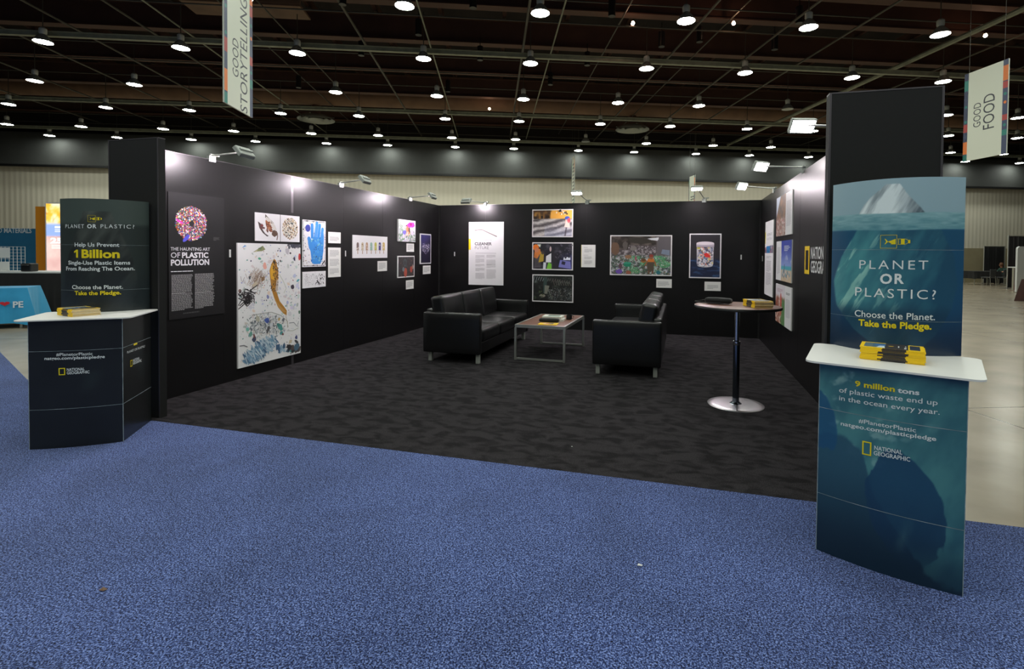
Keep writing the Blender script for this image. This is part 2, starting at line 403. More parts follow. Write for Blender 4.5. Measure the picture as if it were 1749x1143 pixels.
for x, r, m, z in [(.83, .035, 'pipe', 7.5), (1.68, .022, 'rail', 7.5), (-1.87, .022, 'rail', 7.5), (-3.74, .035, 'pipe', 7.5), (-8.48, .022, 'rail', 7.5), (-9.45, .03, 'pipe', 7.5), (-11.43, .03, 'pipe', 7.5),
                   (5.29, .03, 'pipe', 7.5), (7.65, .03, 'pipe', 7.5), (9.5, .03, 'pipe', 7.5), (12.74, .075, 'rail', 7.5), (-5.9, .02, 'pipe', 7.7), (-13.6, .03, 'pipe', 7.6), (3.4, .02, 'pipe', 7.8), (14.4, .03, 'pipe', 7.6),
                   (-16.2, .03, 'pipe', 7.6), (16.9, .03, 'pipe', 7.6), (6.4, .02, 'pipe', 7.9), (-7.1, .02, 'pipe', 7.9), (-19, .03, 'pipe', 7.6)]:
    hx('ceiling_pipe', MB().tube([(0, 6, 0), (0, 27.2, 0)], r, 8), M[m], x, 0, z, 'thin pipe running along the hall under the roof')
for y, z in ((16.9, 7.75), (12.9, 7.8), (18.2, 7.7), (23.4, 7.6), (25.3, 7.6), (26.7, 7.5), (20.1, 7.8), (13.7, 7.6)):
    hx('ceiling_conduit', MB().tube([(-34, 0, 0), (36, 0, 0)], .018, 6), M['pipe'], 0, y, z, 'thin conduit crossing the hall under the roof')
hx('ceiling_duct', MB().tube([(-34, 0, 0), (36, 0, 0)], .42, 20), M['duct'], 0, 23.7, 8.35, 'long tan air duct crossing the hall')
hx('ceiling_duct', MB().box(-3, 36, -.9, .9, 0, .5), M['duct'], 8, 11.4, 8.9, 'flat tan air duct above the nearest lamps')
hx('ceiling_catwalk', MB().box(-1.5, 1.5, -.4, .4, 0, .06).box(-1.5, 1.5, -.42, -.38, .06, .5).box(1.2, 1.34, -.1, .1, .06, 1.2), M['duct'], -6.6, 14.6, 7.9, 'tan service platform hanging under the roof')
def ring(px, py):
    p = on_floor(px, py, 7.3)
    o = empty('ceiling_vent', p, TH, 'round white ceiling vent ' + ('beside the hanging storytelling sign' if px < 800 else 'above the middle of the back wall'), 'vent')
    for k, (a, b) in enumerate(((.2, .34), (.42, .58), (.64, .78))):
        MB().lathe([(a, .12), (b, 0), (b, .02), (a, .14), (a, .12)], 28).build('vent_ring', M['shade'], o)
    MB().box(-.78, .78, -.02, .02, .1, .13).box(-.02, .02, -.78, .78, .1, .13).build('vent_spoke', M['rail'], o)
    MB().cyl(.18, .14, 1.5, 16).build('duct_neck', M['beam'], o)
ring(540, 205); ring(1080, 222)

# ---------------------------------------------------------------- hall lamps
def hall_lamp(lit=True):
    o = empty('ceiling_lamp', (0, 0, 0), 0, 'white dome lamp', 'lamp', 'round dome lamps under the hall roof')
    MB().lathe([(.205, .0), (.19, .05), (.13, .13), (.075, .19), (.06, .2)], 28).build('reflector', M['shade'], o)
    MB().lathe([(0, -.012), (.1, -.008), (.2, .006)], 28).build('lens', L_ON if lit else M['shade'], o)
    MB().lathe([(0, .2), (.07, .2), (.085, .23), (.085, .34), (.05, .38), (0, .38)], 18).build('ballast', M['lamp_body'], o)
    MB().tube([(0, 0, .38), (0, 0, 1.3)], .012, 6).build('rod', M['pipe'], o)
    return o
L_ON = emit('lamp_glow', (249, 255, 245), HALL_LAMP)
LZ = 6.849; ROWY = [11.602, 14.68, 18.101, 21.138, 24.536, 26.689]
def colx(c): return 1.011 + 6.356 * (c // 2) + (3.374 if c % 2 else 0)
ORD = 'first second third fourth fifth sixth seventh eighth ninth tenth eleventh twelfth thirteenth fourteenth fifteenth sixteenth seventeenth eighteenth nineteenth twentieth'.split()
ROWN = ['the front row', 'the second row', 'the third row', 'the fourth row', 'the fifth row', 'the row against the black soffit']
lamp0, lamp_off = hall_lamp(), None
first = True
for r, y in enumerate(ROWY):
    seen = []
    for c in range(-9, 10):
        P = hall(colx(c), y, LZ); q = to_pic(P)
        if -25 < q[0] < 1775 and q[1] > -14: seen.append((c, P))
    for k, (c, P) in enumerate(seen):
        if (r, c) in ((2, 3), (4, 1)):
            if lamp_off is None: lamp_off = hall_lamp(False); o = lamp_off
            else: o = dup(lamp_off)
            o.location = P; o['label'] = 'unlit dome lamp, %s from the left in %s' % (ORD[k], ROWN[r]); continue
        if first: o = lamp0; first = False
        else: o = dup(lamp0)
        o.location = P; o['label'] = 'lit dome lamp, %s from the left in %s' % (ORD[k], ROWN[r])
for y in (8.3, 5.0, 1.8, -1.5, -4.7, -8.0):                                   # unseen rows continuing the lamp grid, added to light carpet and counter fronts
    for c in (-4, -3, -2, -1, 0, 1, 2, 3, 4):
        o = dup(lamp0); o.location = hall(colx(c), y, LZ); o['label'] = 'lit dome lamp hanging above the frame over the aisle'
o0 = None
for k, (px, py) in enumerate([(808, 14), (715, 60), (1045, 28), (820, 103), (765, 157), (1130, 80), (585, 8), (940, 145), (617, 95), (1003, 112), (1323, 85), (510, 150), (1365, 40), (1195, 72)]):
    p = on_floor(px, py, 7.45)
    if o0 is None:
        o0 = o = empty('ceiling_downlight', p, 0, 'black', 'downlight', 'small black cylinders under the roof')
        MB().cyl(.09, 0, .42, 16).build('housing', M['black'], o); MB().tube([(0, 0, .42), (0, 0, .7)], .012, 6).build('rod', M['black'], o)
    else: o = dup(o0, p)
    o['label'] = 'small unlit black cylinder downlight hanging among the roof pipes'
wl = emit('warm_bulb', (255, 196, 160), 30)
for k, (px, py) in enumerate([(1081, 40), (1253, 40), (1683, 61), (836, 186)]):
    o = MB().lathe([(0, -.05), (.04, -.03), (.05, 0), (.03, .05), (0, .06)], 12).build('work_light', wl); o.location = on_floor(px, py, 7.7)
    tag(o, 'tiny warm bulb glowing among the roof beams ' + ['above the middle of the booth', 'above the round table', 'above the good food sign', 'over the coffee table'][k], 'bulb')

# ---------------------------------------------------------------- booth walls
def boothwall(name, loc, rz, L, n, label):
    o = empty(name, loc, rz, label, kind='structure')
    for i in range(n):
        a, b = L * i / n, L * (i + 1) / n
        MB().box(a + .0015, b - .0015, 0, .04, 0, HB).build('wall_panel', M['panel'], o)
    for i in range(1, n):
        a = L * i / n
        MB().box(a - .004, a + .004, .001, .03, 0, HB).build('joint', M['seam'] if (name, i) == ('wall_left', 2) else M['black'], o)
    MB().box(0, L, -.001, .041, HB, HB + .006).build('top_trim', M['seam'], o)
    return o
wlL = boothwall('wall_left', (XL, YF, 0), math.pi / 2, YB - YF, 6, 'black booth wall hung with prints behind the long sofa')
wlB = boothwall('wall_back', (XL, YB, 0), 0, XR - XL, 6, 'black back wall of the booth')
wlR = boothwall('wall_right', (XR, YB, 0), -math.pi / 2, YB - YF, 6, 'glossy black booth wall behind the round table')
for x, w in ((XL, wlB), (XR, wlB)):
    MB().box(x - XL - .022, x - XL + .022, -.018, .045, 0, HB).build('corner_post', M['tower'], w)
for nm, x0, x1, lb in (('wing_panel', -4.961, -4.383, 'tall black panel closing the front of the wall with the big white print'),
                       ('wing_panel', .837, 1.426, 'tall black panel behind the iceberg display')):
    o = empty(nm, ((x0 + x1) / 2, 3.46, 0), 0, lb, 'panel', 'black end panels of the booth')
    w = (x1 - x0) / 2
    MB().box(-w, w, -.025, .038, .0, HB).build('board', M['tower'], o)
    MB().box(-w, w, -.027, .04, HB, HB + .008).box(-w, -w + .012, -.027, -.0255, .0, HB).box(w - .012, w, -.027, -.0255, 0, HB).build('edge_trim', M['seam'], o)

WALLS = {'L': (Vector((XL, 0, 0)), Vector((1, 0, 0)), math.pi / 2, lambda p: p.y), 'B': (Vector((0, YB, 0)), Vector((0, -1, 0)), 0., lambda p: p.x),
         'R': (Vector((XR, 0, 0)), Vector((-1, 0, 0)), -math.pi / 2, lambda p: -p.y)}
def on_wall(side, x, y):
    P, n, rz, f = WALLS[side]; p = on_plane(x, y, P, n); return f(p), p.z
zj = on_wall('L', 497, 366)[1]
for a, b in ((.0, .36), (zj + .02, HB)): MB().box(2 * 1.0402 - .02, 2 * 1.0402 + .02, -.0008, 0, a, b).build('joint_cover', M['seam'], wlL)
class Board:
    """a print on a booth wall, fitted to its four corners in the photograph"""
    def __init__(s, side, quad, th=.012):
        q = [on_wall(side, *c) for c in quad]; s.side, s.th = side, th
        s.u0 = (q[0][0] + q[3][0]) / 2; s.u1 = (q[1][0] + q[2][0]) / 2
        s.z1 = (q[0][1] + q[1][1]) / 2; s.z0 = (q[2][1] + q[3][1]) / 2
        s.w, s.h = s.u1 - s.u0, s.z1 - s.z0; s.c = Canvas(s.w, s.h); s.c.clip = True
    def at(s, x, y): u, z = on_wall(s.side, x, y); return u - s.u0, z - s.z0
    def t(s, txt, x0, y0, x1, y1, cap, col, bold=0., track=1.):
        a, b = s.at(x0, y0), s.at(x1, y1); k = s.at(x0, y0 - cap)
        s.c.text(txt, a[0], (a[1] + b[1]) / 2, k[1] - a[1], b[0] - a[0], col, bold, track)
    def build(s, name, label, cat, group=None, edge=(225, 224, 222), mat=None):
        th = s.th; w = s.w
        me = s.c.mesh(name, lambda u, v, n: (u - w / 2, -th - n, v), [boxvf(-w / 2, w / 2, -th + .0002, -.0012, 0, s.h)] and [boxvf(-w / 2, w / 2, -th + .0002, -.0012, 0, s.h) + (edge,)], mat or PRINT)
        o = link(bpy.data.objects.new(name, me)); P, n, rz, f = WALLS[s.side]; u = (s.u0 + s.u1) / 2
        o.location = {'L': (XL, u, s.z0), 'B': (u, YB, s.z0), 'R': (XR, -u, s.z0)}[s.side]; o.rotation_euler = (0, 0, rz)
        return tag(o, label, cat, group)
def child(s, parent, name, fn, mat=None, label=None):
    """lettering or another printed part laid on a board, its own mesh"""
    c = Canvas(s.w, s.h); c.n = 0; c.lay = 300; keep = s.c; s.c = c; fn(); s.c = keep
    w, th = s.w, s.th
    o = link(bpy.data.objects.new(name, c.mesh(name, lambda u, v, n: (u - w / 2, -th - n, v), None, mat or PRINT)), parent)
    if label: o['label'] = label
    return o
WHITE, INK = (232, 230, 232), (70, 68, 72)
CONF = [(214, 60, 50), (236, 150, 40), (60, 90, 180), (40, 140, 110), (230, 70, 160), (240, 230, 220), (120, 60, 130), (210, 190, 90), (60, 50, 60), (170, 90, 60), (110, 160, 200), (250, 250, 250)]
def indisc(u, v, r0, r1):
    def f():
        a = R.uniform(0, 6.283); q = math.sqrt(R.uniform(r0 * r0, r1 * r1)); return u + q * math.cos(a), v + q * math.sin(a)
    return f
def inrect(a, b, c, d): return lambda: (R.uniform(a, c), R.uniform(b, d))

# left wall -------------------------------------------------
b = Board('L', [(286, 327), (382, 338.6), (382.7, 534), (288, 548)], .006)
b.c.fill((19, 18, 20))
ctr = b.at(326, 382); rad = (b.at(326, 352)[1] - b.at(326, 412)[1]) / 2
b.c.ell(*ctr, rad * .97, rad * .97, (50, 36, 44), n=40); b.c.chips(2200, indisc(*ctr, rad * .16, rad * .97), (.004, .011), CONF + [(50, 36, 44), (90, 50, 50), (60, 50, 90), (120, 70, 40)])
b.c.ell(ctr[0], ctr[1], rad * .15, rad * .15, (24, 22, 26), n=12, wob=.2); b.c.poly([b.at(*p) for p in ((299, 372), (311, 380), (313, 384), (301, 378))], (236, 60, 190))
b.c.ell(*b.at(317, 407), .05, .02, (84, 84, 210), .8)
o = b.build('text_poster', 'tall black poster headed with a round confetti mosaic and white haunting art title', 'poster', edge=(24, 24, 26))
def f():
    b.t('THE HAUNTING ART', 290.6, 428.2, 357.8, 428.2, 5.6, WHITE, .004); b.t('OF', 291, 440.3, 307, 440.3, 8.8, WHITE, .004); b.t('PLASTIC', 310, 440.3, 355, 440.3, 8.8, WHITE, .035); b.t('POLLUTION', 291, 452.8, 356.5, 452.8, 9.6, WHITE, .035)
child(b, o, 'title_lettering', f)
for x0, x1, y1, y0, n, h, nm in ((291, 357, 462.2, 463.8, 1, .8, 'subtitle'), (292, 329, 469.5, 500, 15, .55, 'text_block'), (292, 329, 501.5, 528, 13, .55, 'text_block'), (332, 366, 467.5, 498, 15, .55, 'text_block'), (332, 366, 500, 524, 12, .55, 'text_block'), (364, 374, 405, 411.5, 4, .3, 'credit_line'), (312, 352, 532, 534, 1, .25, 'credit_line')):
    a, c_ = b.at(x0, y1), b.at(x1, y0)
    child(b, o, nm, lambda: b.c.lines(a[0], c_[0], a[1], c_[1], n, tuple(int(h * 300) for _ in range(3)), .5 if n > 1 else .3, .12))

b = Board('L', [(434.4, 362.5), (510, 370), (510.5, 413.7), (435, 411.4)], .012); b.c.fill(WHITE)
W2, H2 = b.w, b.h; A = lambda x, y: b.at(395 + x / 7.618, 350 + y / 7.618)
b.c.stroke([A(628, 125), (A(628, 125)[0], 0)], .008, (60, 56, 60))
b.c.poly([A(*p) for p in ((335, 215), (375, 245), (405, 290), (395, 320), (430, 372), (478, 405), (455, 412), (400, 365), (355, 300))], (74, 60, 58))
b.c.poly([A(*p) for p in ((432, 120), (470, 165), (515, 205), (545, 243), (520, 235), (470, 195), (430, 165))], (78, 66, 60))
b.c.poly([A(*p) for p in ((440, 150), (500, 190), (560, 270), (580, 320), (570, 360), (520, 370), (460, 320), (430, 230))], (216, 210, 204))
b.c.poly([A(*p) for p in ((435, 200), (480, 225), (510, 280), (525, 350), (500, 355), (455, 300), (438, 250))], (150, 84, 50))
b.c.chips(60, lambda: (lambda p: p)(A(R.uniform(440, 515), R.uniform(215, 350))), (.006, .016), [(120, 60, 40), (176, 100, 60), (100, 54, 40), (200, 140, 100)])
b.c.ell(*A(555, 372), .045, .04, (92, 66, 50), wob=.2); b.c.stroke([A(*p) for p in ((560, 345), (590, 370), (592, 410), (582, 460))], .014, (110, 86, 74)); b.c.chips(14, lambda: A(R.uniform(370, 415), R.uniform(255, 310)), (.008, .02), [(120, 50, 50), (90, 60, 60)])
cc = A(757, 310); rd = (A(757, 172)[1] - A(757, 448)[1]) / 2; b.c.ell(*cc, rd * 1.02, rd * 1.02, (226, 220, 208), n=30); b.c.chips(460, indisc(*cc, 0, rd), (.004, .011), [(40, 34, 34), (20, 20, 20), (170, 140, 100), (210, 180, 130), (140, 90, 60), (110, 130, 130), (245, 240, 230), (90, 80, 74)])
b.build('photo_print', 'wide white print of a bird beside a round mosaic, above the large white print', 'print', 'prints on the wall behind the sofa')

b = Board('L', [(403, 415), (510.6, 417.5), (511.7, 603), (405, 629)], .02)
def bg(U, V): return mixc((222, 224, 222), (234, 232, 232), fbm(U * 5, V * 8, 3))
b.c.grid(bg, 20, 30); S_ = 646 / 130.; A = lambda x, y: b.at(395 + x / S_, 410 + y / S_); w, h = b.w, b.h
PALE = [(206, 206, 214), (214, 204, 204), (200, 216, 210), (190, 196, 220), (224, 206, 190), (176, 186, 180)]
b.c.chips(420, inrect(.02, .02, w - .02, h - .02), (.003, .012), PALE + [(90, 92, 110), (60, 60, 66), (170, 110, 110), (70, 140, 130), (120, 130, 190)])
b.c.chips(70, inrect(.03, .3 * h, w - .03, h - .03), (.015, .035), PALE)
def scr(pts, col): b.c.poly([A(*p) for p in pts], col)
scr(((78, 66), (100, 45), (120, 50), (95, 62)), (110, 160, 210)); scr(((170, 105), (215, 75), (255, 48), (278, 80), (250, 95), (205, 98)), (136, 140, 100)); scr(((185, 100), (215, 80), (200, 103)), (196, 186, 150)); scr(((215, 70), (255, 55), (240, 85)), (100, 120, 84))
scr(((465, 33), (577, 38), (577, 66), (520, 55)), (70, 72, 84)); b.c.chips(24, lambda: A(R.uniform(470, 575), R.uniform(36, 62)), (.012, .03), [(56, 58, 72), (90, 92, 100), (70, 70, 80)])
for (x, y, a_, q, col, ro) in ((570, 145, .05, .09, (196, 60, 56), 0), (525, 160, .03, .06, (60, 50, 80), .3), (490, 112, .03, .03, (60, 60, 64), 0), (463, 95, .06, .08, (190, 186, 192), .3), (507, 398, .06, .06, (66, 58, 72), .4), (405, 178, .02, .03, (60, 58, 66), 0), (273, 220, .05, .08, (230, 170, 154), .3),
                              (228, 158, .04, .03, (90, 170, 140), -.4), (405, 92, .025, .03, (110, 122, 170), 0), (298, 482, .04, .05, (130, 136, 180), .2), (330, 490, .03, .04, (196, 198, 214), 0), (466, 530, .04, .05, (170, 180, 214), 0), (440, 580, .05, .05, (226, 228, 230), .3), (500, 575, .04, .05, (214, 206, 226), 0),
                              (485, 625, .06, .06, (210, 210, 212), .2), (566, 612, .03, .05, (84, 120, 100), 0), (556, 342, .06, .03, (90, 170, 180), .5), (550, 385, .05, .06, (206, 206, 226), 0), (62, 436, .04, .05, (130, 100, 96), 0), (155, 178, .018, .02, (50, 46, 80), 0), (470, 220, .03, .06, (200, 204, 200), .2)):
    b.c.ell(*A(x, y), a_ * .55, q * .5, col, ro, 9, .2)
for _ in range(90):                                               # brown tangle
    u, v = A(R.gauss(205, 32), R.gauss(325, 34)); b.c.stroke([(u + .05 * math.cos(t + _) * R.uniform(.4, 1.4), v + .05 * math.sin(1.7 * t + _) * R.uniform(.4, 1.4)) for t in (0, .7, 1.4, 2.1)], .005, R.choice([(150, 126, 108), (176, 154, 134), (120, 100, 90), (196, 186, 176)]))
scr(((240, 315), (270, 310), (272, 340), (248, 355)), (140, 110, 80)); scr(((160, 380), (200, 350), (215, 375), (185, 405)), (204, 190, 166)); scr(((135, 310), (155, 305), (150, 335), (136, 330)), (80, 84, 90))
for _ in range(46):                                               # black weed
    x, y = R.gauss(118, 36), R.gauss(498, 34); u, v = A(min(max(x, 62), 185), y); b.c.stroke([(u, v), (u + R.uniform(-.05, .05), v + R.uniform(-.04, .04)), (u + R.uniform(-.09, .09), v + R.uniform(-.07, .07))], .012, R.choice([(34, 30, 32), (50, 44, 46), (26, 24, 28)]))
POD = [(352, 158), (368, 175), (378, 220), (388, 270), (386, 350), (372, 440), (400, 520), (440, 570), (460, 600), (458, 640), (430, 622), (385, 570), (352, 490), (330, 420), (318, 330), (312, 260), (330, 200)]
scr(POD, (176, 124, 48)); scr(((330, 215), (350, 200), (362, 280), (352, 340), (326, 330), (318, 270)), (222, 168, 50)); scr(((352, 480), (370, 520), (420, 575), (455, 610), (430, 615), (380, 560)), (190, 146, 84)); scr(((375, 330), (388, 350), (384, 430), (360, 440)), (190, 176, 166))
for _ in range(130):
    t = R.random(); x = 345 + (20 if t < .5 else -10 + 150 * (t - .5)) * 1 + R.uniform(-26, 26) * (1 - .5 * t); y = 185 + t * 400
    if t < .62: b.c.ell(*A(x, y), .007, .01, R.choice([(70, 48, 30), (90, 62, 34)]), n=6)
b.c.ell(*A(352, 186), .016, .02, (40, 30, 26), n=8); b.c.stroke([A(395, 290), A(430, 350), A(455, 410), A(435, 450)], .008, (186, 190, 170))
GREY = [(170, 176, 176), (196, 200, 200), (140, 148, 150), (110, 116, 122), (216, 218, 216), (90, 98, 104)]
for _ in range(560):                                              # grey net of debris
    x, y = R.gauss(285, 80), R.gauss(725, 48)
    if (x - 285) ** 2 / 190 ** 2 + (y - 730) ** 2 / 115 ** 2 < 1: b.c.ell(*A(x, y), R.uniform(.008, .028), R.uniform(.003, .01), R.choice(GREY + [(206, 200, 190)]), R.uniform(0, 3), 6, .4)
b.c.stroke([A(*p) for p in ((160, 640), (240, 625), (330, 612), (410, 640), (465, 690), (468, 745))], .007, (150, 152, 140)); b.c.stroke([A(*p) for p in ((450, 640), (462, 690), (470, 740))], .006, (160, 150, 120)); b.c.stroke([A(*p) for p in ((460, 770), (510, 770), (560, 745))], .005, (150, 160, 130)); b.c.stroke([A(*p) for p in ((480, 705), (520, 700), (545, 730), (560, 690))], .009, (130, 136, 140))
for (x, y, a_, q, col) in ((292, 680, .07, .07, (50, 80, 170)), (300, 690, .04, .04, (40, 60, 140)), (405, 735, .08, .08, (60, 150, 140)), (385, 720, .04, .05, (40, 120, 110)), (180, 845, .06, .06, (40, 50, 80)), (182, 815, .05, .03, (110, 50, 44)), (410, 790, .05, .05, (70, 150, 150)), (125, 760, .05, .05, (110, 190, 170)), (150, 800, .05, .06, (90, 160, 140)), (212, 665, .05, .09, (190, 186, 160)), (395, 672, .03, .04, (210, 170, 90)), (430, 680, .04, .05, (100, 104, 110)), (300, 760, .08, .04, (60, 58, 60)), (330, 720, .06, .05, (226, 228, 232)), (425, 800, .03, .03, (120, 50, 50)), (540, 825, .05, .05, (60, 66, 120)), (540, 860, .07, .03, (40, 40, 44)), (490, 865, .05, .05, (226, 206, 170))):
    b.c.ell(*A(x, y), a_ * .6, q * .5, mixc(col, (150, 156, 158), .25), R.uniform(0, 3), 8, .3)
BLUE = [(130, 160, 184), (160, 184, 200), (96, 130, 156), (190, 206, 214), (110, 150, 176), (70, 100, 130)]
for _ in range(420):                                              # pale blue sheeting
    t = R.random(); x = 330 - 210 * t + R.uniform(-48, 48); y = 850 + 190 * t + R.uniform(-40, 40)
    b.c.ell(*A(max(x, 92), min(y, 1050 - .13 * x)), R.uniform(.02, .06), R.uniform(.004, .012), R.choice(BLUE), -.9 + R.uniform(-.5, .5), 6, .3)
b.c.chips(26, lambda: A(R.uniform(470, 572), R.uniform(905, 945)), (.02, .05), [(50, 50, 54), (80, 110, 130), (80, 150, 150), (90, 80, 76)]); b.c.chips(14, lambda: A(R.uniform(380, 440), R.uniform(895, 950)), (.02, .05), BLUE); b.c.stroke([A(60, 900), A(95, 895), A(125, 908)], .012, (120, 120, 124))
b.build('photo_print', 'very large white print scattered with sea plastic and a spotted brown pod', 'print', 'prints on the wall behind the sofa')

b = Board('L', [(515.4, 375), (555, 378.5), (555, 455), (515.8, 456.3)], .012); b.c.fill(WHITE); A = lambda x, y: b.at(395 + x / 7.618, 350 + y / 7.618); w, h = b.w, b.h
b.c.chips(130, inrect(.03, .03, w - .03, h - .03), (.004, .014), [(190, 190, 196), (150, 150, 160), (90, 90, 90), (170, 140, 120), (120, 110, 160), (200, 180, 170)]); b.c.frame(.012, .012, w - .012, h - .012, .006, (90, 88, 92))
b.c.chips(70, lambda: R.choice([(R.uniform(.01, w - .01), R.choice((.015, h - .015))), (R.choice((.015, w - .015)), R.uniform(.01, h - .01))]), (.006, .014), [(50, 50, 54), (110, 100, 96)])
BL = (58, 140, 214)
b.c.poly([A(*p) for p in ((1000, 560), (1020, 600), (1040, 760), (1070, 772), (1150, 768), (1175, 700), (1190, 600), (1196, 420), (1190, 350), (1150, 420), (1060, 420), (1040, 470), (1005, 420), (985, 430), (988, 500))], BL)
for x0, y0, x1, y1, ww in ((1045, 440, 1042, 265, .055), (1085, 430, 1105, 245, .06), (1125, 430, 1142, 268, .055), (1165, 430, 1178, 320, .055), (1040, 520, 1000, 440, .06)):
    p, q = A(x0, y0), A(x1, y1); b.c.stroke([p, q], ww, BL); b.c.ell(*q, ww / 2, ww / 2, BL)
b.c.chips(60, lambda: A(R.uniform(1030, 1180), R.uniform(430, 740)), (.006, .02), [(40, 110, 190), (90, 164, 226), (50, 90, 140), (120, 180, 200)]); b.c.ell(*A(987, 303), .05, .05, (54, 64, 160), n=14); b.c.stroke([A(1172, 775), A(1208, 725)], .02, (60, 56, 60)); b.c.stroke([A(1090, 260), A(1092, 420)], .006, (160, 200, 230))
b.build('photo_print', 'white print of a blue glove', 'print', 'prints on the wall behind the sofa')

b = Board('L', [(515.7, 464.5), (555, 463), (555, 489), (516, 493)], .012); b.c.fill(WHITE); w, h = b.w, b.h
b.c.chips(170, inrect(.03, .03, w * .48, h - .03), (.002, .006), [(150, 150, 160), (110, 130, 130), (170, 150, 150), (120, 120, 120)]); b.c.chips(70, inrect(w * .55, .03, w - .03, h - .03), (.006, .016), [(60, 58, 60), (90, 90, 94), (40, 40, 40), (150, 150, 150)], asp=(1, 5)); b.c.stroke([(w * .6, h * .42), (w * .72, h * .2)], .022, (60, 58, 62)); b.c.stroke([(w * .52, 0), (w * .52, h)], .004, (190, 190, 190))
b.build('photo_print', 'small white print of dark specks below the blue glove print', 'print', 'prints on the wall behind the sofa')

def card(side, quad, label, rows=((.12, .88, .85, .2, 6),), yellow=False):
    b = Board(side, quad, .006); b.c.fill((226, 226, 222)); w, h = b.w, b.h
    for a, c_, v1, v0, n in rows: b.c.lines(a * w, c_ * w, v1 * h, v0 * h, n, (150, 150, 150), .45)
    if yellow: b.c.rect(0, 0, .02 * w, h, (240, 236, 120))
    return b.build('caption_card', label, 'card', 'white caption cards on the booth walls')
card('L', [(560.3, 396), (581.3, 397.3), (581.3, 416), (560.3, 415.2)], 'small white caption card level with the blue glove print, upper of two', ((.12, .88, .6, .2, 4),))
card('L', [(560, 422.7), (581.3, 423.3), (581.3, 473), (560, 473.7)], 'tall white caption card beside the blue glove print, lower of two', ((.12, .88, .92, .7, 6), (.12, .88, .62, .38, 6), (.12, .88, .3, .1, 5)))

b = Board('L', [(601.5, 401), (660.5, 405), (660.5, 440.4), (601.5, 441)], .012); b.c.fill(WHITE); A = lambda x, y: b.at(590 + x / 8.165, 360 + y / 8.165)
for x, c1, c2 in ((162, (120, 100, 96), (84, 70, 70)), (229, (200, 186, 160), (150, 120, 84)), (290, (190, 156, 130), (170, 120, 90)), (351, (150, 186, 170), (90, 140, 120)), (412, (196, 190, 96), (176, 176, 80)), (470, (84, 74, 130), (64, 54, 104)), (524, (206, 180, 110), (190, 160, 84))):
    p, q = A(x - 16, 440), A(x + 16, 550); b.c.rect(p[0], q[1], q[0], p[1] - .03, c1); b.c.ell((p[0] + q[0]) / 2, p[1] - .03, (q[0] - p[0]) / 2, .03, c1); b.c.chips(16, inrect(p[0] + .01, q[1], q[0] - .01, p[1] - .03), (.006, .016), [c2, c1, (226, 216, 200)])
    u, v = A(x, 550); b.c.rect(u - .008, v - .06, u + .008, v, (170, 130, 90)); b.c.rect(p[0] - .012, q[1] - .006, q[0] + .012, q[1], (190, 184, 174))
b.build('photo_print', 'wide white print of seven coloured ice lollies', 'print', 'prints on the wall behind the sofa')
card('L', [(644.6, 446.2), (660.5, 445.7), (660.5, 463), (644.6, 463.3)], 'small white caption card below the ice lolly print')

b = Board('L', [(678, 374.6), (707, 377.4), (707, 413), (678, 413)], .03); w, h = b.w, b.h
b.c.grid(lambda U, V: mixc(mixc((120, 140, 110), (214, 206, 226), sstep(.3, .75, fbm(U * 7, V * 7, 5))), (230, 226, 236), sstep(.25, .9, U * .5 + V * .5)), 40, 40)
b.c.chips(120, inrect(.02, .02, w - .02, h * .5), (.01, .03), [(90, 130, 96), (110, 150, 110), (180, 170, 200), (60, 100, 90), (200, 196, 200)])
b.c.chips(50, inrect(.02, h * .4, w * .4, h - .02), (.01, .03), [(130, 160, 130), (160, 170, 170), (190, 196, 196)])
b.c.poly([(w * .4, h * .72), (w * .62, h * .9), (w * .9, h * .92), (w * .96, h * .76), (w * .85, h * .68), (w * .55, h * .67)], (232, 60, 170)); b.c.ell(w * .72, h * .82, .04, .03, (150, 30, 110)); b.c.poly([(w * .4, h * .72), (w * .5, h * .72), (w * .46, h * .78)], (80, 40, 60))
b.c.ell(w * .55, h * .5, .06, .1, (214, 130, 90), .3, 10, .3); b.c.ell(w * .35, h * .42, .07, .04, (110, 100, 190)); b.c.ell(w * .62, h * .55, .03, .05, (90, 50, 50)); b.c.ell(w * .8, h * .45, .05, .05, (206, 190, 230)); b.c.chips(24, inrect(w * .4, h * .25, w * .65, h * .45), (.01, .02), [(220, 180, 120), (190, 150, 160), (230, 220, 210)])
b.build('photo_print', 'square colourful print with a bright pink float', 'print', 'prints on the wall behind the sofa')
card('L', [(694, 416), (706.7, 416), (706.7, 430), (694, 430.3)], 'small white caption card between the pink float print and the dark print')

def framed(side, quad, m=.02):
    b = Board(side, quad, .018); b.c.fill((222, 220, 220)); b.i = (m, m, b.w - m, b.h - m); return b
b = framed('L', [(678, 437.3), (706.7, 437), (706, 473), (677.6, 474.8)]); b.c.rect(*b.i, (54, 48, 50)); a0, b0, a1, b1 = b.i
b.c.chips(130, inrect(a0 + .02, b0 + .02, a1 - .02, b1 - .02), (.004, .012), [(90, 80, 76), (120, 96, 80), (70, 110, 110), (140, 110, 90), (80, 72, 74)]); b.c.ell(b.w * .45, b.h * .23, .055, .085, (176, 80, 60)); b.c.ell(b.w * .8, b.h * .36, .045, .06, (160, 70, 54)); b.c.ell(b.w * .9, b.h * .47, .035, .04, (150, 120, 110)); b.c.ell(b.w * .33, b.h * .38, .04, .04, (110, 124, 130)); b.c.ell(b.w * .42, b.h * .68, .05, .07, (70, 90, 94)); b.c.ell(b.w * .42, b.h * .68, .03, .05, (54, 48, 50))
b.build('photo_print', 'white edged dark print with two orange red scraps, below the pink float print', 'print', 'prints on the wall behind the sofa')
card('L', [(692.7, 479.3), (706, 478), (706, 493.3), (693.3, 494)], 'small white caption card below the dark print with orange red scraps')
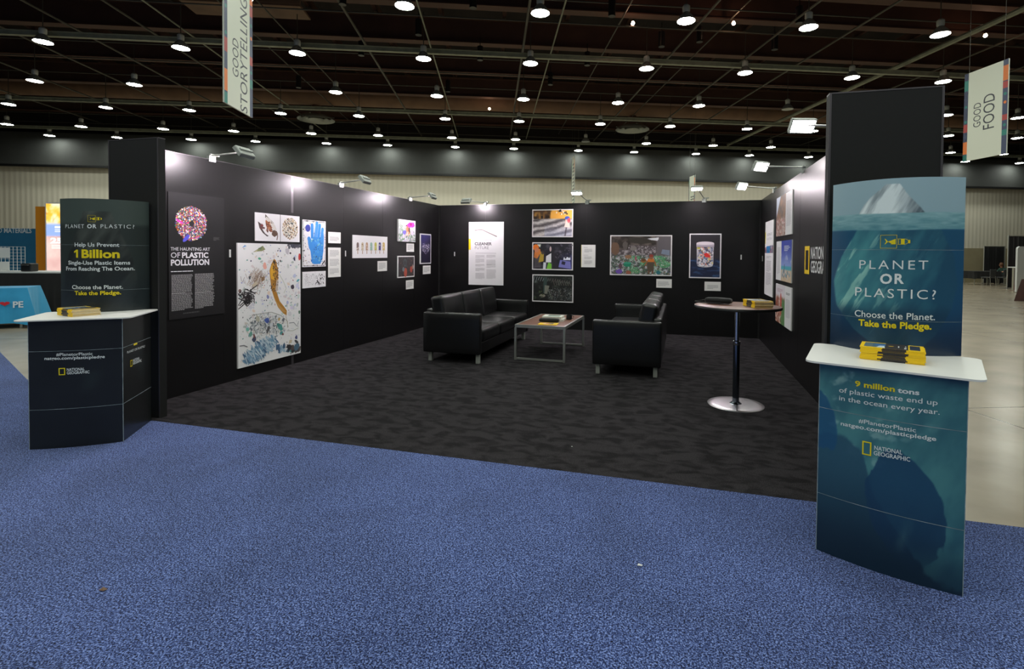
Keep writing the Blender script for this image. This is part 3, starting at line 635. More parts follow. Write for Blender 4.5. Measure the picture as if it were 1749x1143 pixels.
b = framed('L', [(716.8, 399), (735, 400.3), (734.7, 450.7), (716.5, 450.7)]); a0, b0, a1, b1 = b.i
b.c.grid(lambda U, V: mixc((26, 22, 44), (56, 52, 104), sstep(.35, 1, V + .3 * (.5 - U))), 12, 24, a0, a1, b0, b1)
def heart():
    while 1:
        x, y = R.uniform(-1.2, 1.2), R.uniform(-1.2, 1.3)
        if (x * x + y * y - 1) ** 3 - x * x * y ** 3 < 0: return (a0 + a1) / 2 + x * (a1 - a0) * .36, b0 + (b1 - b0) * .48 + y * (b1 - b0) * .17
b.c.chips(190, heart, (.004, .014), [(206, 196, 220), (150, 140, 176), (110, 100, 140), (236, 232, 240), (90, 84, 120)])
b.build('photo_print', 'narrow white edged navy print with a pale speckled heart shape', 'print', 'prints on the wall behind the sofa')
card('L', [(722, 454), (735, 453.5), (735, 467.5), (722, 468.6)], 'small white caption card below the navy print')

# back wall -------------------------------------------------
b = Board('B', [(800.5, 380), (859.8, 378.4), (860.8, 487.5), (801.4, 486.4)], .012); b.c.fill((236, 235, 236)); A = lambda x, y: b.at(800 + x / 9.94, 375 + y / 9.94)
p = A(10, 515); q = A(45, 330); b.c.rect(0, p[1], q[0], q[1], (240, 214, 20))
b.c.stroke([A(*k) for k in ((112, 183), (170, 176), (236, 172), (300, 203), (390, 245), (487, 290))], .022, (120, 108, 108)); b.c.stroke([A(*k) for k in ((112, 179), (236, 168), (487, 286))], .006, (190, 180, 176))
o = b.build('text_poster', 'tall white cleaner future text poster with a bent straw and yellow tab', 'poster')
def f():
    b.t('STEPS TOWARDS A', 811, 411.3, 840, 411.3, 2.1, (176, 174, 176)); b.t('CLEANER', 811.2, 418.8, 840.3, 418.8, 4.6, (84, 82, 86), .03); b.t('FUTURE', 811.6, 425.6, 835.3, 425.6, 4.9, (140, 138, 142))
child(b, o, 'title_lettering', f)
p = A(125, 574); q = A(475, 570)
child(b, o, 'rule_line', lambda: b.c.rect(p[0], p[1], q[0], p[1] + .006, (150, 148, 150)))
for x0, x1, y1, y0, n in ((125, 285, 600, 655, 5), (125, 285, 662, 735, 7), (125, 285, 755, 800, 4), (125, 285, 820, 880, 5), (125, 285, 905, 1010, 10), (312, 472, 598, 652, 5), (312, 472, 680, 775, 8), (312, 472, 755, 825, 6), (312, 472, 845, 1010, 15)):
    p, q = A(x0, y1), A(x1, y0)
    child(b, o, 'text_block', lambda: b.c.lines(p[0], q[0], p[1], q[1], n, (178, 176, 178), .5))

b = framed('B', [(909.4, 358.4), (979, 357), (979, 405.6), (909.4, 405)]); a0, b0, a1, b1 = b.i; W_i, H_i = a1 - a0, b1 - b0
def pA(U, V):
    up = mixc((70, 46, 24), (216, 158, 66), sstep(.35, .95, fbm(U * 9, V * 3, 2) + .55 * (U > .45) - .25 * (V > .93))); rows = np.sin((U * 9 - V * 26 + 3 * fbm(U * 4, V * 6, 8))) * .5 + .5
    low = mixc((64, 58, 60), (206, 200, 196), rows * .75 + .35 * fbm(U * 30, V * 30, 4) - .1); low = mixc(low, (150, 158, 190), .5 * (1 - V * 2) * (U > .3)); low = low + 26 * (fbm(U * 40, V * 50, 9) - .4)[..., None]; c = mixc(low * 1.08, up * 1.1, sstep(.66, .69, V))
    return mixc(c, (60, 50, 60), .8 * sstep(.03, 0, np.abs(U - .86 - .1 * (V - .35)) - .0) * (V < .6))
b.c.grid(pA, 96, 64, a0, a1, b0, b1); F_ = lambda u, v: (a0 + u * W_i, b0 + v * H_i)
for x0, x1, y0 in ((.32, .43, .69), (.02, .1, .66), (.2, .26, .68)): p = F_(x0, y0); q = F_(x1, y0 + .11); b.c.rect(*p, *q, (44, 30, 20))
b.c.poly([F_(*k) for k in ((.82, .5), (.93, .5), (.92, .68), (.84, .68))], (226, 190, 170)); b.c.ell(*F_(.88, .7), .05, .035, (60, 90, 180)); b.c.poly([F_(*k) for k in ((.8, .35), (.95, .33), (.94, .55), (.85, .58))], (236, 214, 200)); b.c.ell(*F_(.92, .6), .03, .05, (226, 80, 90))
b.c.chips(20, lambda: F_(R.uniform(.6, .98), R.uniform(.84, .98)), (.01, .03), [(30, 26, 24), (60, 50, 40), (236, 226, 206)])
b.build('photo_print', 'framed photo of white bales in a yellow warehouse, topmost of three', 'print', 'photos on the back wall')
b = framed('B', [(909.4, 414.3), (979, 414), (979, 461.8), (909.4, 461)]); a0, b0, a1, b1 = b.i; W_i, H_i = a1 - a0, b1 - b0
b.c.grid(lambda U, V: mixc(mixc((26, 26, 34), (70, 66, 76), sstep(.4, .8, fbm(U * 8, V * 10, 21))), (70, 70, 150), .6 * sstep(.6, 1, U) * sstep(.8, .3, V)), 80, 56, a0, a1, b0, b1)
def pg(pts, col): b.c.poly([F_(*k) for k in pts], col)
pg(((.03, .05), (.2, .05), (.2, .5), (.14, .6), (.03, .55)), (84, 78, 84)); pg(((.02, .45), (.1, .4), (.2, .62), (.18, .78), (.05, .8)), (214, 126, 60)); b.c.ell(*F_(.07, .84), .06, .06, (232, 120, 30)); b.c.ell(*F_(.09, .74), .045, .05, (206, 130, 96)); pg(((.14, .25), (.27, .3), (.28, .6), (.2, .68)), (176, 150, 50)); b.c.ell(*F_(.25, .64), .03, .04, (60, 54, 50))
pg(((.26, .0), (.33, .0), (.34, .25), (.27, .26)), (214, 216, 224)); pg(((.33, .26), (.47, .26), (.47, .62), (.34, .5)), (226, 226, 230)); pg(((.35, .0), (.48, .0), (.48, .2), (.4, .26)), (120, 196, 60)); pg(((.5, .0), (.66, .0), (.62, .35), (.56, .72), (.5, .72)), (40, 36, 44)); b.c.ell(*F_(.45, .78), .02, .05, (190, 170, 170))
pg(((.66, .08), (.98, .02), (.96, .3), (.7, .36)), (120, 120, 190)); pg(((.78, .36), (.96, .36), (.96, .46), (.8, .48)), (226, 230, 240)); pg(((.73, .2), (.82, .16), (.84, .28), (.75, .32)), (40, 38, 60)); pg(((.1, .96), (.18, .84), (.2, .96)), (206, 214, 200)); b.c.chips(30, lambda: F_(R.uniform(.55, .98), R.uniform(.45, .95)), (.01, .03), [(60, 56, 70), (90, 84, 96), (30, 28, 36)])
b.build('photo_print', 'framed photo of a worker in orange by a white machine, middle of three', 'print', 'photos on the back wall')
b = framed('B', [(909.4, 469.4), (979.3, 469.4), (979.6, 516.3), (909.7, 515.7)]); a0, b0, a1, b1 = b.i; W_i, H_i = a1 - a0, b1 - b0
b.c.grid(lambda U, V: mixc(mixc((20, 22, 20), (64, 72, 66), sstep(.45, .8, fbm(U * 12, V * 12, 31))), (150, 156, 150), .8 * sstep(.62, .8, fbm(U * 40, V * 40, 12)) * sstep(.2, .5, U) * (V < .55)), 96, 64, a0, a1, b0, b1)
for k in range(16): u = .04 + .06 * k; b.c.stroke([F_(u, .97 - .01 * k), F_(max(.01, u - .04), .72 + R.uniform(0, .1))], .008, (150, 160, 164) if k < 6 else (96, 92, 90))
pg(((.26, .3), (.33, .3), (.36, .9), (.27, .95)), (52, 70, 66)); pg(((.29, .28), (.36, .28), (.42, .6), (.3, .62)), (120, 122, 110)); pg(((.2, .02), (.4, .02), (.36, .2), (.26, .28)), (22, 22, 22)); b.c.ell(*F_(.24, .2), .06, .03, (150, 146, 130)); b.c.stroke([F_(.38, .5), F_(.5, .05)], .014, (110, 116, 100))
for k in range(8): b.c.stroke([F_(.5 + .06 * k, .9 - .02 * k), F_(.55 + .06 * k, .62)], .006, (120, 110, 104))
b.c.chips(240, lambda: F_(R.uniform(.4, .98), R.uniform(.03, .5)), (.004, .01), [(110, 114, 120), (80, 90, 96), (140, 130, 124), (60, 64, 70), (170, 172, 176)]); b.c.chips(10, lambda: F_(R.uniform(.03, .25), R.uniform(.1, .4)), (.01, .03), [(50, 66, 40), (70, 84, 50)])
b.build('photo_print', 'framed dark photo of pipes over a heap of waste, lowest of three', 'print', 'photos on the back wall')
card('B', [(992.8, 418.4), (1017, 418.2), (1017, 456.6), (992.8, 456.6)], 'tall white caption card beside the stack of three framed photos', ((.18, .8, .9, .86, 1), (.22, .8, .82, .66, 5), (.18, .8, .55, .52, 1), (.22, .8, .48, .36, 4), (.22, .8, .3, .14, 6)), True)

b = framed('B', [(1042.2, 401.8), (1148, 402), (1147.4, 471.8), (1042.2, 469.8)]); a0, b0, a1, b1 = b.i; W_i, H_i = a1 - a0, b1 - b0
def pG(U, V):
    top = mixc((50, 42, 38), (110, 98, 92), sstep(.35, .8, fbm(U * 10, V * 8, 41))); mid = mixc((74, 66, 68), (176, 166, 170), sstep(.4, .75, fbm(U * 34, V * 26, 42)))
    low = mixc((70, 84, 74), (196, 196, 200), sstep(.4, .75, fbm(U * 30, V * 24, 43))); g = sstep(.5, .62, fbm(U * 5 + 3, V * 7, 44)) * sstep(.25, .4, U); low = mixc(low, (84, 176, 110), .65 * g)
    c = mixc(low, mid, sstep(.46, .54, V)); c = mixc(c, top, sstep(.72, .8, V + .1 * (U < .3))); c = mixc(c, (104, 96, 98), sstep(.74, .78, U) * sstep(.48, .52, V)); return c
b.c.grid(pG, 140, 92, a0, a1, b0, b1)
b.c.chips(620, lambda: F_(R.uniform(.01, .99), R.uniform(.02, .48)), (.004, .011), [(226, 220, 226), (90, 180, 120), (70, 130, 100), (150, 100, 120), (190, 170, 170), (60, 60, 64), (110, 90, 160), (200, 200, 210), (170, 130, 90)])
b.c.chips(150, lambda: F_(R.uniform(.3, .75), R.uniform(.46, .74)), (.005, .012), [(190, 180, 186), (120, 110, 116), (90, 80, 84), (160, 150, 156)])
for (u, v, a_, q, col) in ((.07, .68, .1, .14, (110, 84, 66)), (.24, .76, .06, .09, (96, 88, 84)), (.28, .26, .09, .05, (30, 130, 100)), (.28, .3, .09, .02, (60, 160, 130)), (.29, .46, .07, .04, (150, 110, 80)), (.55, .36, .06, .045, (150, 100, 50)), (.55, .38, .05, .02, (90, 60, 36)), (.14, .07, .08, .05, (110, 80, 170)), (.3, .05, .06, .04, (150, 90, 70)), (.8, .06, .05, .04, (40, 110, 120)), (.16, .22, .04, .06, (90, 66, 76)), (.42, .42, .02, .05, (170, 90, 110)), (.38, .68, .07, .05, (130, 124, 120))): b.c.ell(*F_(u, v), a_ * .85, q * .9, col, 0, 12, .12)
pg(((.6, .94), (.8, .97), (.79, .88), (.7, .9), (.65, .9)), (226, 226, 230)); pg(((.3, .98), (.6, .96), (.75, .84), (.5, .8), (.32, .84)), (60, 54, 48)); pg(((.78, .9), (.9, .98), (.985, .985), (.985, .5), (.8, .55)), (100, 94, 98)); pg(((.84, .55), (.98, .5), (.98, .64), (.86, .66)), (126, 138, 156))
pg(((.62, .1), (.72, .1), (.73, .34), (.6, .34)), (84, 74, 60)); pg(((.6, .33), (.74, .33), (.72, .42), (.63, .42)), (206, 120, 50)); pg(((.6, .34), (.63, .36), (.59, .22), (.57, .24)), (150, 96, 60)); pg(((.72, .36), (.75, .34), (.77, .22), (.75, .22)), (150, 96, 60)); b.c.ell(*F_(.68, .46), .035, .045, (150, 96, 66)); b.c.ell(*F_(.68, .495), .036, .025, (150, 60, 50)); pg(((.62, .1), (.66, .1), (.655, .02), (.63, .02)), (110, 80, 60)); pg(((.685, .1), (.72, .1), (.715, .02), (.69, .02)), (110, 80, 60))
b.build('photo_print', 'wide framed photo of a person standing in heaps of waste', 'print', 'photos on the back wall')
card('B', [(1121, 476.7), (1147.4, 476.8), (1147.3, 492), (1121, 491.3)], 'white caption card below the photo of waste heaps', ((.1, .85, .72, .2, 5),))
b = framed('B', [(1177.6, 399.2), (1232, 399.2), (1231.2, 476), (1177, 474.8)]); a0, b0, a1, b1 = b.i; W_i, H_i = a1 - a0, b1 - b0
b.c.grid(lambda U, V: mixc(mixc((24, 34, 62), (60, 96, 140), sstep(.5, .85, fbm(U * 5, V * 26, 51))), mixc((54, 50, 56), (38, 35, 40), V), sstep(.4, .46, V)), 60, 84, a0, a1, b0, b1)
pg(((.25, .26), (.75, .26), (.78, .32), (.79, .72), (.21, .72), (.22, .32)), (196, 190, 200)); b.c.ell(*F_(.5, .27), .25 * W_i, .03, (190, 190, 200))
b.c.chips(230, lambda: F_(R.uniform(.25, .75), R.uniform(.27, .71)), (.01, .03), [(230, 226, 230), (206, 200, 206), (150, 150, 170), (90, 90, 110), (226, 150, 130), (230, 214, 120), (110, 140, 180), (240, 240, 244), (120, 100, 100)]); pg(((.45, .55), (.55, .58), (.68, .5), (.66, .46), (.5, .48)), (226, 50, 50)); pg(((.22, .66), (.33, .66), (.34, .7), (.22, .72)), (200, 190, 80)); b.c.chips(40, lambda: F_(R.uniform(.28, .72), R.uniform(.28, .42)), (.012, .03), [(236, 236, 240), (206, 206, 216), (90, 90, 104)])
b.c.rect(*F_(.2, .72), *F_(.8, .8), (206, 196, 206)); b.c.ell(*F_(.5, .8), .3 * W_i, .03, (226, 216, 222)); b.c.rect(*F_(.2, .735), *F_(.8, .75), (150, 140, 156)); b.c.rect(*F_(.22, .705), *F_(.78, .72), (110, 100, 116))
b.build('photo_print', 'framed photo of a lidded jar packed with coloured scraps', 'print', 'photos on the back wall')
card('B', [(1203.3, 481.4), (1231.2, 481.4), (1231, 497), (1203.3, 496.8)], 'white caption card below the jar photo', ((.18, .85, .65, .2, 4),))

# right wall -------------------------------------------------
b = Board('R', [(1308.4, 380), (1322.6, 375), (1320.7, 509), (1307.2, 501.8)], .012); b.c.fill((234, 233, 234)); w, h = b.w, b.h
b.c.rect(0, h * .7, w * .06, h * .86, (236, 220, 40)); b.c.rect(0, h * .57, w * .3, h * .65, (150, 110, 120)); b.c.rect(w * .2, h * .57, w * .62, h * .665, (40, 130, 190)); b.c.rect(w * .62, h * .57, w, h * .67, (130, 120, 140)); b.c.chips(30, inrect(w * .02, h * .58, w * .98, h * .65), (.01, .03), [(206, 80, 70), (60, 80, 120), (226, 220, 230), (50, 50, 60)])
o = b.build('text_poster', 'tall narrow white text poster with a strip of photos, deepest on this wall', 'poster')
def f(): b.c.text('SCIENCE', w * .24, h * .805, h * .032, w * .6, (120, 120, 124), .0); b.c.text('IN ACTION', w * .22, h * .745, h * .03, w * .6, (170, 170, 174))
child(b, o, 'title_lettering', f)
for a_, c_ in ((.53, .5), (.47, .32), (.31, .14)): child(b, o, 'text_block', lambda: b.c.lines(w * .2, w * .82, a_ * h, c_ * h, max(2, int((a_ - c_) * 60)), (170, 168, 172), .45))
b = Board('R', [(1327.8, 338), (1355.2, 326), (1355, 399.3), (1328.3, 404.5)], .014); w, h = b.w, b.h
def pR(U, V): c = mixc((150, 110, 96), (206, 190, 184), sstep(.4, .7, fbm(U * 16, V * 20, 61))); hill = mixc((150, 104, 60), (90, 74, 60), sstep(.3, .8, fbm(U * 6, V * 6, 62))); c = mixc(c, hill, sstep(.4, .5, V)); return mixc(c, (206, 214, 232), sstep(.02, .06, V - .45 - 1.1 * U))
b.c.fill((234, 233, 234)); b.c.grid(pR, 40, 60, 0, w * .62, 0, h); b.c.lines(w * .68, w * .95, h * .8, h * .2, 22, (186, 184, 188), .45); b.c.chips(60, inrect(.02, .02, w * .6, h * .42), (.01, .025), [(230, 220, 220), (170, 90, 90), (90, 80, 80), (206, 150, 130)])
b.build('photo_print', 'print of a brown hill beside white text, topmost of three', 'print', 'prints on the wall behind the round table')
b = Board('R', [(1327.8, 413.2), (1354, 409.2), (1353.8, 483.6), (1327.3, 477.7)], .014); w, h = b.w, b.h
def pS(U, V): c = mixc((206, 180, 150), (226, 206, 180), fbm(U * 10, V * 20, 71)); c = mixc(c, (70, 170, 190), sstep(.27, .3, V)); c = mixc(c, mixc((150, 170, 226), (50, 70, 176), sstep(.3, .9, V)), sstep(.36, .39, V)); return mixc(c, (226, 230, 244), .75 * sstep(.55, .75, fbm(U * 4, V * 6, 72)) * sstep(.4, .5, V) * sstep(.8, .55, V))
b.c.fill((234, 233, 234)); b.c.grid(pS, 40, 60, w * .36, w, 0, h); b.c.lines(w * .08, w * .3, h * .85, h * .15, 24, (186, 184, 188), .45); b.c.chips(26, inrect(w * .4, h * .08, w * .95, h * .26), (.02, .05), [(150, 170, 180), (120, 150, 160), (214, 206, 206), (90, 110, 120)], asp=(1, 1.6)); b.c.rect(w * .57, h * .2, w * .6, h * .42, (60, 66, 90))
o = b.build('photo_print', 'print of a blue sky over a beach, middle of three', 'print', 'prints on the wall behind the round table')
child(b, o, 'caption_lettering', lambda: b.c.lines(w * .55, w * .9, h * .88, h * .74, 4, (230, 234, 244), .5, .3))
b = Board('R', [(1326.6, 484.3), (1353.8, 492), (1353, 566), (1326.6, 547.4)], .014); w, h = b.w, b.h
def pT(U, V): c = mixc((150, 90, 70), (226, 206, 196), sstep(.35, .7, fbm(U * 9, V * 14, 81))); c = mixc(c, (100, 140, 90), sstep(.55, .75, U + .3 * (fbm(U * 5, V * 8, 82) - .5)) * sstep(.75, .55, V)); return mixc(c, (222, 216, 222), sstep(.62, .75, V))
b.c.fill((232, 231, 232)); b.c.grid(pT, 36, 60, 0, w * .62, 0, h); b.c.lines(w * .68, w * .94, h * .86, h * .8, 2, (120, 118, 120), .6); b.c.lines(w * .68, w * .94, h * .7, h * .25, 16, (180, 178, 182), .45); b.c.ell(w * .36, h * .5, .06, .16, (200, 90, 80)); b.c.ell(w * .1, h * .45, .06, .13, (150, 80, 60)); b.c.lines(w * .1, w * .5, h * .9, h * .8, 3, (190, 160, 170), .5)
b.build('photo_print', 'print of reddish and green growth beside white text, lowest of three', 'print', 'prints on the wall behind the round table')
# logo lettering on the right wall
o = empty('wall_logo', (XR - .001, -on_wall('R', 1390, 444)[0], 1.2), -math.pi / 2, 'yellow rectangle logo with white National Geographic lettering on the glossy black wall', 'logo')
a, c_ = on_wall('R', 1374.3, 467.4), on_wall('R', 1383.4, 420.3); u0 = on_wall('R', 1390, 444)[0]
Cv = Canvas(1, 1); Cv.frame(a[0] - u0, a[1] - 1.2, c_[0] - u0, c_[1] - 1.2, .045, (250, 210, 20)); link(bpy.data.objects.new('yellow_frame', Cv.mesh('yellow_frame', lambda u, v, n: (u, -n - .0015, v))), o)
Cv = Canvas(1, 1)
for t, y, k in (('NATIONAL', 441.8, 8 / 6.9), ('GEOGRAPHIC', 465, 10 / 6.9)):
    p, q, tp = on_wall('R', 1385.2, y), on_wall('R', 1410, y + 1.5), on_wall('R', 1385.2, y - 19)
    Cv.text(t, p[0] - u0, p[1] - 1.2, tp[1] - p[1], (q[0] - p[0]) * k, (240, 240, 242), .015)
link(bpy.data.objects.new('lettering', Cv.mesh('lettering', lambda u, v, n: (u, -n - .0015, v))), o)
# the white tabs at the panel joints
t0 = None
for side, x, y0, y1, lb in (('L', 392.5, 421, 439.5, 'beside the haunting art poster'), ('L', 590, 425.5, 438, 'beside the ice lolly print'), ('B', 776.5, 428, 437.5, 'beside the cleaner future poster'), ('B', 1266, 432, 443.5, 'beside the jar photo'), ('R', 1302.5, 434, 446, 'beside the narrow text poster')):
    u, z1 = on_wall(side, x, y0); z0 = on_wall(side, x, y1)[1]
    if t0 is None:
        t0 = o = empty('wall_tab', (0, 0, 0), 0, 'x', 'tab', 'white tabs on the wall joints'); MB().box(-.011, .011, -.004, -.0006, 0, .085).build('strip', M['white'], o); MB().cyl(.004, 0, .003, 8).build('screw', M['silver'], o).location = (0, -.0055, .06)
    else: o = dup(t0)
    o.location = {'L': (XL, u, z0), 'B': (u, YB, z0), 'R': (XR, -u, z0)}[side]; o.rotation_euler = (0, 0, WALLS[side][2]); o['label'] = 'small upright white tab on the black wall ' + lb

# ---------------------------------------------------------------- arm lamps on top of the booth walls
FACE = emit('arm_lamp_glow', (255, 240, 250), ARM_LAMP); FACE_R = emit('warm_arm_lamp_glow', (255, 244, 246), ARM_LAMP * .16)
def arm_lamp(base, head, aim, label, flip=0., face=None):
    """base on the wall top, head at the end of the arm, aim = the point the face looks at"""
    o = empty('arm_lamp', base, 0, label, 'lamp', 'silver arm lamps clamped on the booth walls')
    h = Vector(head) - Vector(base); d = (Vector(aim) - Vector(head)).normalized(); hz = Vector((h.x, h.y, 0)).normalized()
    MB().box(-.035, .035, -.025, .025, -.04, .025).box(-.015, .08, -.015, .015, .025, .045).build('clamp', M['lamp_body'], o).rotation_euler = (0, 0, math.atan2(hz.y, hz.x) + math.pi / 2)
    MB().tube([(0, 0, .03), h * .25 + Vector((0, 0, .02)), h - d * .015 - hz * .02], .009, 8).build('arm', M['silver'], o)
    q = d.to_track_quat('-Z', 'Y'); q = q @ Matrix.Rotation(flip, 3, 'Z').to_quaternion()
    hd = MB().rbox((0, 0, .012), (.2, .12, .035), .012).box(-.085, .085, -.01, .01, .03, .045).box(-.1, .1, -.06, -.052, -.016, .01).box(-.1, .1, .052, .06, -.016, .01).box(-.1, -.092, -.06, .06, -.016, .01).box(.092, .1, -.06, .06, -.016, .01).build('head', M['lamp_body'], o); hd.location = h; hd.rotation_mode = 'QUATERNION'; hd.rotation_quaternion = q
    MB().box(-.088, .088, -.048, .048, -.0064, -.0058).build('lamp_face', face or FACE, hd)
    return o
for y, hy, hxx, l in ((4.407, 4.3, .53, 'above the haunting art poster'), (6.574, 6.3, .58, 'between the glove and ice lolly prints'), (8.576, 8.35, .56, 'near the deep end, above the navy print')):
    arm_lamp((XL - .01, y, HB + .02), (XL + hxx, hy, 2.475), (XL, hy - .05, 2.0), 'silver arm lamp on the long print wall ' + l)
for y, hy, hxx, ay, l in ((4.55, 4.62, .4, 1.5, 'its lit face beside the tall black panel'), (6.508, 6.62, .44, .6, 'the middle one above the yellow rectangle logo'), (8.459, 8.45, .46, .5, 'the deep one above the narrow text poster')):
    arm_lamp((XR + .01, y, HB + .02), (XR - hxx, hy, 2.53), (XR, hy - ay, 2.53 - .75 * ay), 'lit arm lamp on the glossy right wall, ' + l, 0, FACE_R)
bx = lambda x: on_wall('B', x, 345)[0]
arm_lamp((bx(829), YB + .01, HB + .02), (bx(811) + .03, YB - .5, 2.47), (bx(820), YB, 2.0), 'silver arm lamp on the back wall above the cleaner future poster')
for x, xh, z, l in ((1003, 991, 2.60, 'above the three framed photos'), (1203, 1189, 2.63, 'above the jar photo')):
    hp = Vector((bx(xh), YB - .35, z)); arm_lamp((bx(x), YB + .01, HB + .02), hp, hp + Vector((.02, -.33, -.94)), 'lit arm lamp rising over the back wall ' + l)

# ---------------------------------------------------------------- the two cardboard display counters
CW, CD, CH = .572, .52, .948
def fold(x): return -.03 * (1 - (x / (CW / 2)) ** 2)               # the front bows out
def arc(x): return .42 + .15 * (x / .3) ** 2                       # the header bows out too
class Counter:
    def __init__(s, A, B, turn):
        s.turn = math.radians(turn); A, B = Vector(A + (0,)), Vector(B + (0,)); s.o = (A + B) / 2; s.rz = math.atan2((B - A).y, (B - A).x)
        s.ex = Vector((math.cos(s.rz), math.sin(s.rz), 0)); s.ey = Vector((-s.ex.y, s.ex.x, 0)); c, q = math.cos(s.turn), math.sin(s.turn); s.hx = s.ex * c + s.ey * q; s.hy = s.ey * c - s.ex * q
    def loc(s, p): d = p - s.o; return d.dot(s.ex), d.dot(s.ey), d.z
    def front(s, x, y):
        p = s.loc(on_plane(x, y, s.o + s.ey * -.02, s.ey)); return p[0] + CW / 2, p[2]
    def side(s, x, y):
        p = s.loc(on_plane(x, y, s.o + s.ex * CW / 2, s.ex)); return p[1], p[2]
    def head(s, x, y):
        d = ray(x, y); dx, dy = d.dot(s.hx), d.dot(s.hy); ox, oy, oz = (O_ - s.o).dot(s.hx), (O_ - s.o).dot(s.hy), CZ; lo, hi = .5, 12.
        f = lambda t: oy + dy * t - arc(ox + dx * t)
        ts = np.linspace(2, 7, 400); k = [i for i in range(399) if f(ts[i]) < 0 <= f(ts[i + 1])]
        lo, hi = (ts[k[0]], ts[k[0] + 1]) if k else (ts[np.argmin([abs(f(t)) for t in ts])],) * 2
        for _ in range(30):
            m = (lo + hi) / 2
            if f(m) < 0: lo = m
            else: hi = m
        return ox + dx * lo + .3, oz + d.z * lo - .957
    def t(s, cv, P, txt, x0, y0, x1, y1, cap, col, bold=0., track=1.):
        a, b_, k = P(x0, y0), P(x1, y1), P((x0 + x1) / 2, (y0 + y1) / 2 - cap); m = P((x0 + x1) / 2, (y0 + y1) / 2)
        cv.text(txt, a[0], a[1], (k[1] - m[1]), b_[0] - a[0], col, bold, track, slope=(b_[1] - a[1]) / (b_[0] - a[0]))
    def build(s, label, base_art, head_art, base_txt, head_txt, edge, side_txt=None, side_art=None, creases=(.29, .72)):
        o = empty('display_counter', s.o, s.rz, label, 'counter', 'cardboard display counters')
        n = 16; xs = [-CW / 2 + CW * i / n for i in range(n + 1)]
        body = MB().prism([(x, fold(x) + .004) for x in xs] + [(CW / 2 - .002, CD), (-CW / 2 + .002, CD)], .0, CH).build('base', edge, o)
        c = Canvas(CW, CH); c.grid(base_art, 130, 220)
        link(bpy.data.objects.new('front_panel', c.mesh('front_panel', lambda u, v, q: (u - CW / 2, fold(u - CW / 2) - q, v), None, GLOSS)), o)
        def blocks(fn, w, h, fmap):
            for nm, draw in fn(s):
                c = Canvas(w, h); c.lay = 1500; draw(c); link(bpy.data.objects.new(nm, c.mesh(nm, fmap)), o)
        blocks(base_txt, CW, CH, lambda u, v, q: (u - CW / 2, fold(u - CW / 2) - q, v))
        mb = MB()
        for z in creases:
            for i in range(n): mb.add([(xs[i], fold(xs[i]) - .0012, z - .0016), (xs[i + 1], fold(xs[i + 1]) - .0012, z - .0016), (xs[i + 1], fold(xs[i + 1]) - .0012, z + .0006), (xs[i], fold(xs[i]) - .0012, z + .0006)], [(0, 1, 2, 3)])
            mb.box(CW / 2, CW / 2 + .001, 0, CD, z - .0014, z + .001)
        mb.box(-CW / 2 - .001, -CW / 2 + .002, -.001, .002, 0, CH).box(CW / 2 - .002, CW / 2 + .001, -.001, .002, 0, CH)
        mb.build('fold_line', CREASE, o)
        if side_txt:
            c = Canvas(CD, CH); c.grid(side_art, 8, 40); 
            link(bpy.data.objects.new('side_panel', c.mesh('side_panel', lambda u, v, q: (CW / 2 + q, u, v), None, GLOSS)), o)
            blocks(side_txt, CD, CH, lambda u, v, q: (CW / 2 + q, u, v))
        # worktop with rounded corners
        out = []
        for cx_, cy_, a0 in ((.30, -.01, -90), (.33, .50, 0), (-.33, .50, 90), (-.30, -.01, 180)):
            for k in range(7):
                a = math.radians(a0 + 15 * k); out.append((cx_ + .045 * math.cos(a), cy_ + .045 * math.sin(a)))
        out = [(x, y - .012 * (1 - (x / .36) ** 2) * (y < .2)) for x, y in out]
        top = [MB().prism(out, CH, .957).build('worktop', M['white_lam'], o)]
        hs = [-.3 + .6 * i / 24 for i in range(25)]
        MB().prism([(x, arc(x) + .003) for x in hs] + [(x, .577 + .06 * (1 - (x / .3) ** 2)) for x in hs[::-1]], .957, HT).build('header', edge, o)
        n0 = set(o.children) - {o.children[[c.name.split('.')[0] for c in o.children].index('header')]}
        c = Canvas(.6, HT - .957); c.grid(head_art, 190, 290)
        link(bpy.data.objects.new('header_panel', c.mesh('header_panel', lambda u, v, q: (u - .3, arc(u - .3) - q, v + .957), None, GLOSS)), o)
        blocks(head_txt, .6, HT - .957, lambda u, v, q: (u - .3, arc(u - .3) - q, v + .957))
        mb = MB()
        for z in (1.135, 1.508):
            for i in range(24): mb.add([(hs[i], arc(hs[i]) - .0014, z - .0006), (hs[i + 1], arc(hs[i + 1]) - .0014, z - .0006), (hs[i + 1], arc(hs[i + 1]) - .0014, z + .0006), (hs[i], arc(hs[i]) - .0014, z + .0006)], [(0, 1, 2, 3)])
        top.append(mb.build('fold_line', CREASE, o))
        top += [q for q in o.children if q not in n0]
        for q in top: q.rotation_euler = (0, 0, s.turn)
        return o
HT = 1.885
CREASE = pm('worn_fold_line', (126, 142, 146), .4, noise=(14, .12, 2), rgb2=(168, 180, 184))
EDGE_T = pm('teal_card_edge', (60, 110, 110), .4, coat=.3); EDGE_D = pm('dark_green_card', (44, 56, 52), .35, coat=.4)
YEL, WHT = (236, 214, 20), (232, 238, 238)
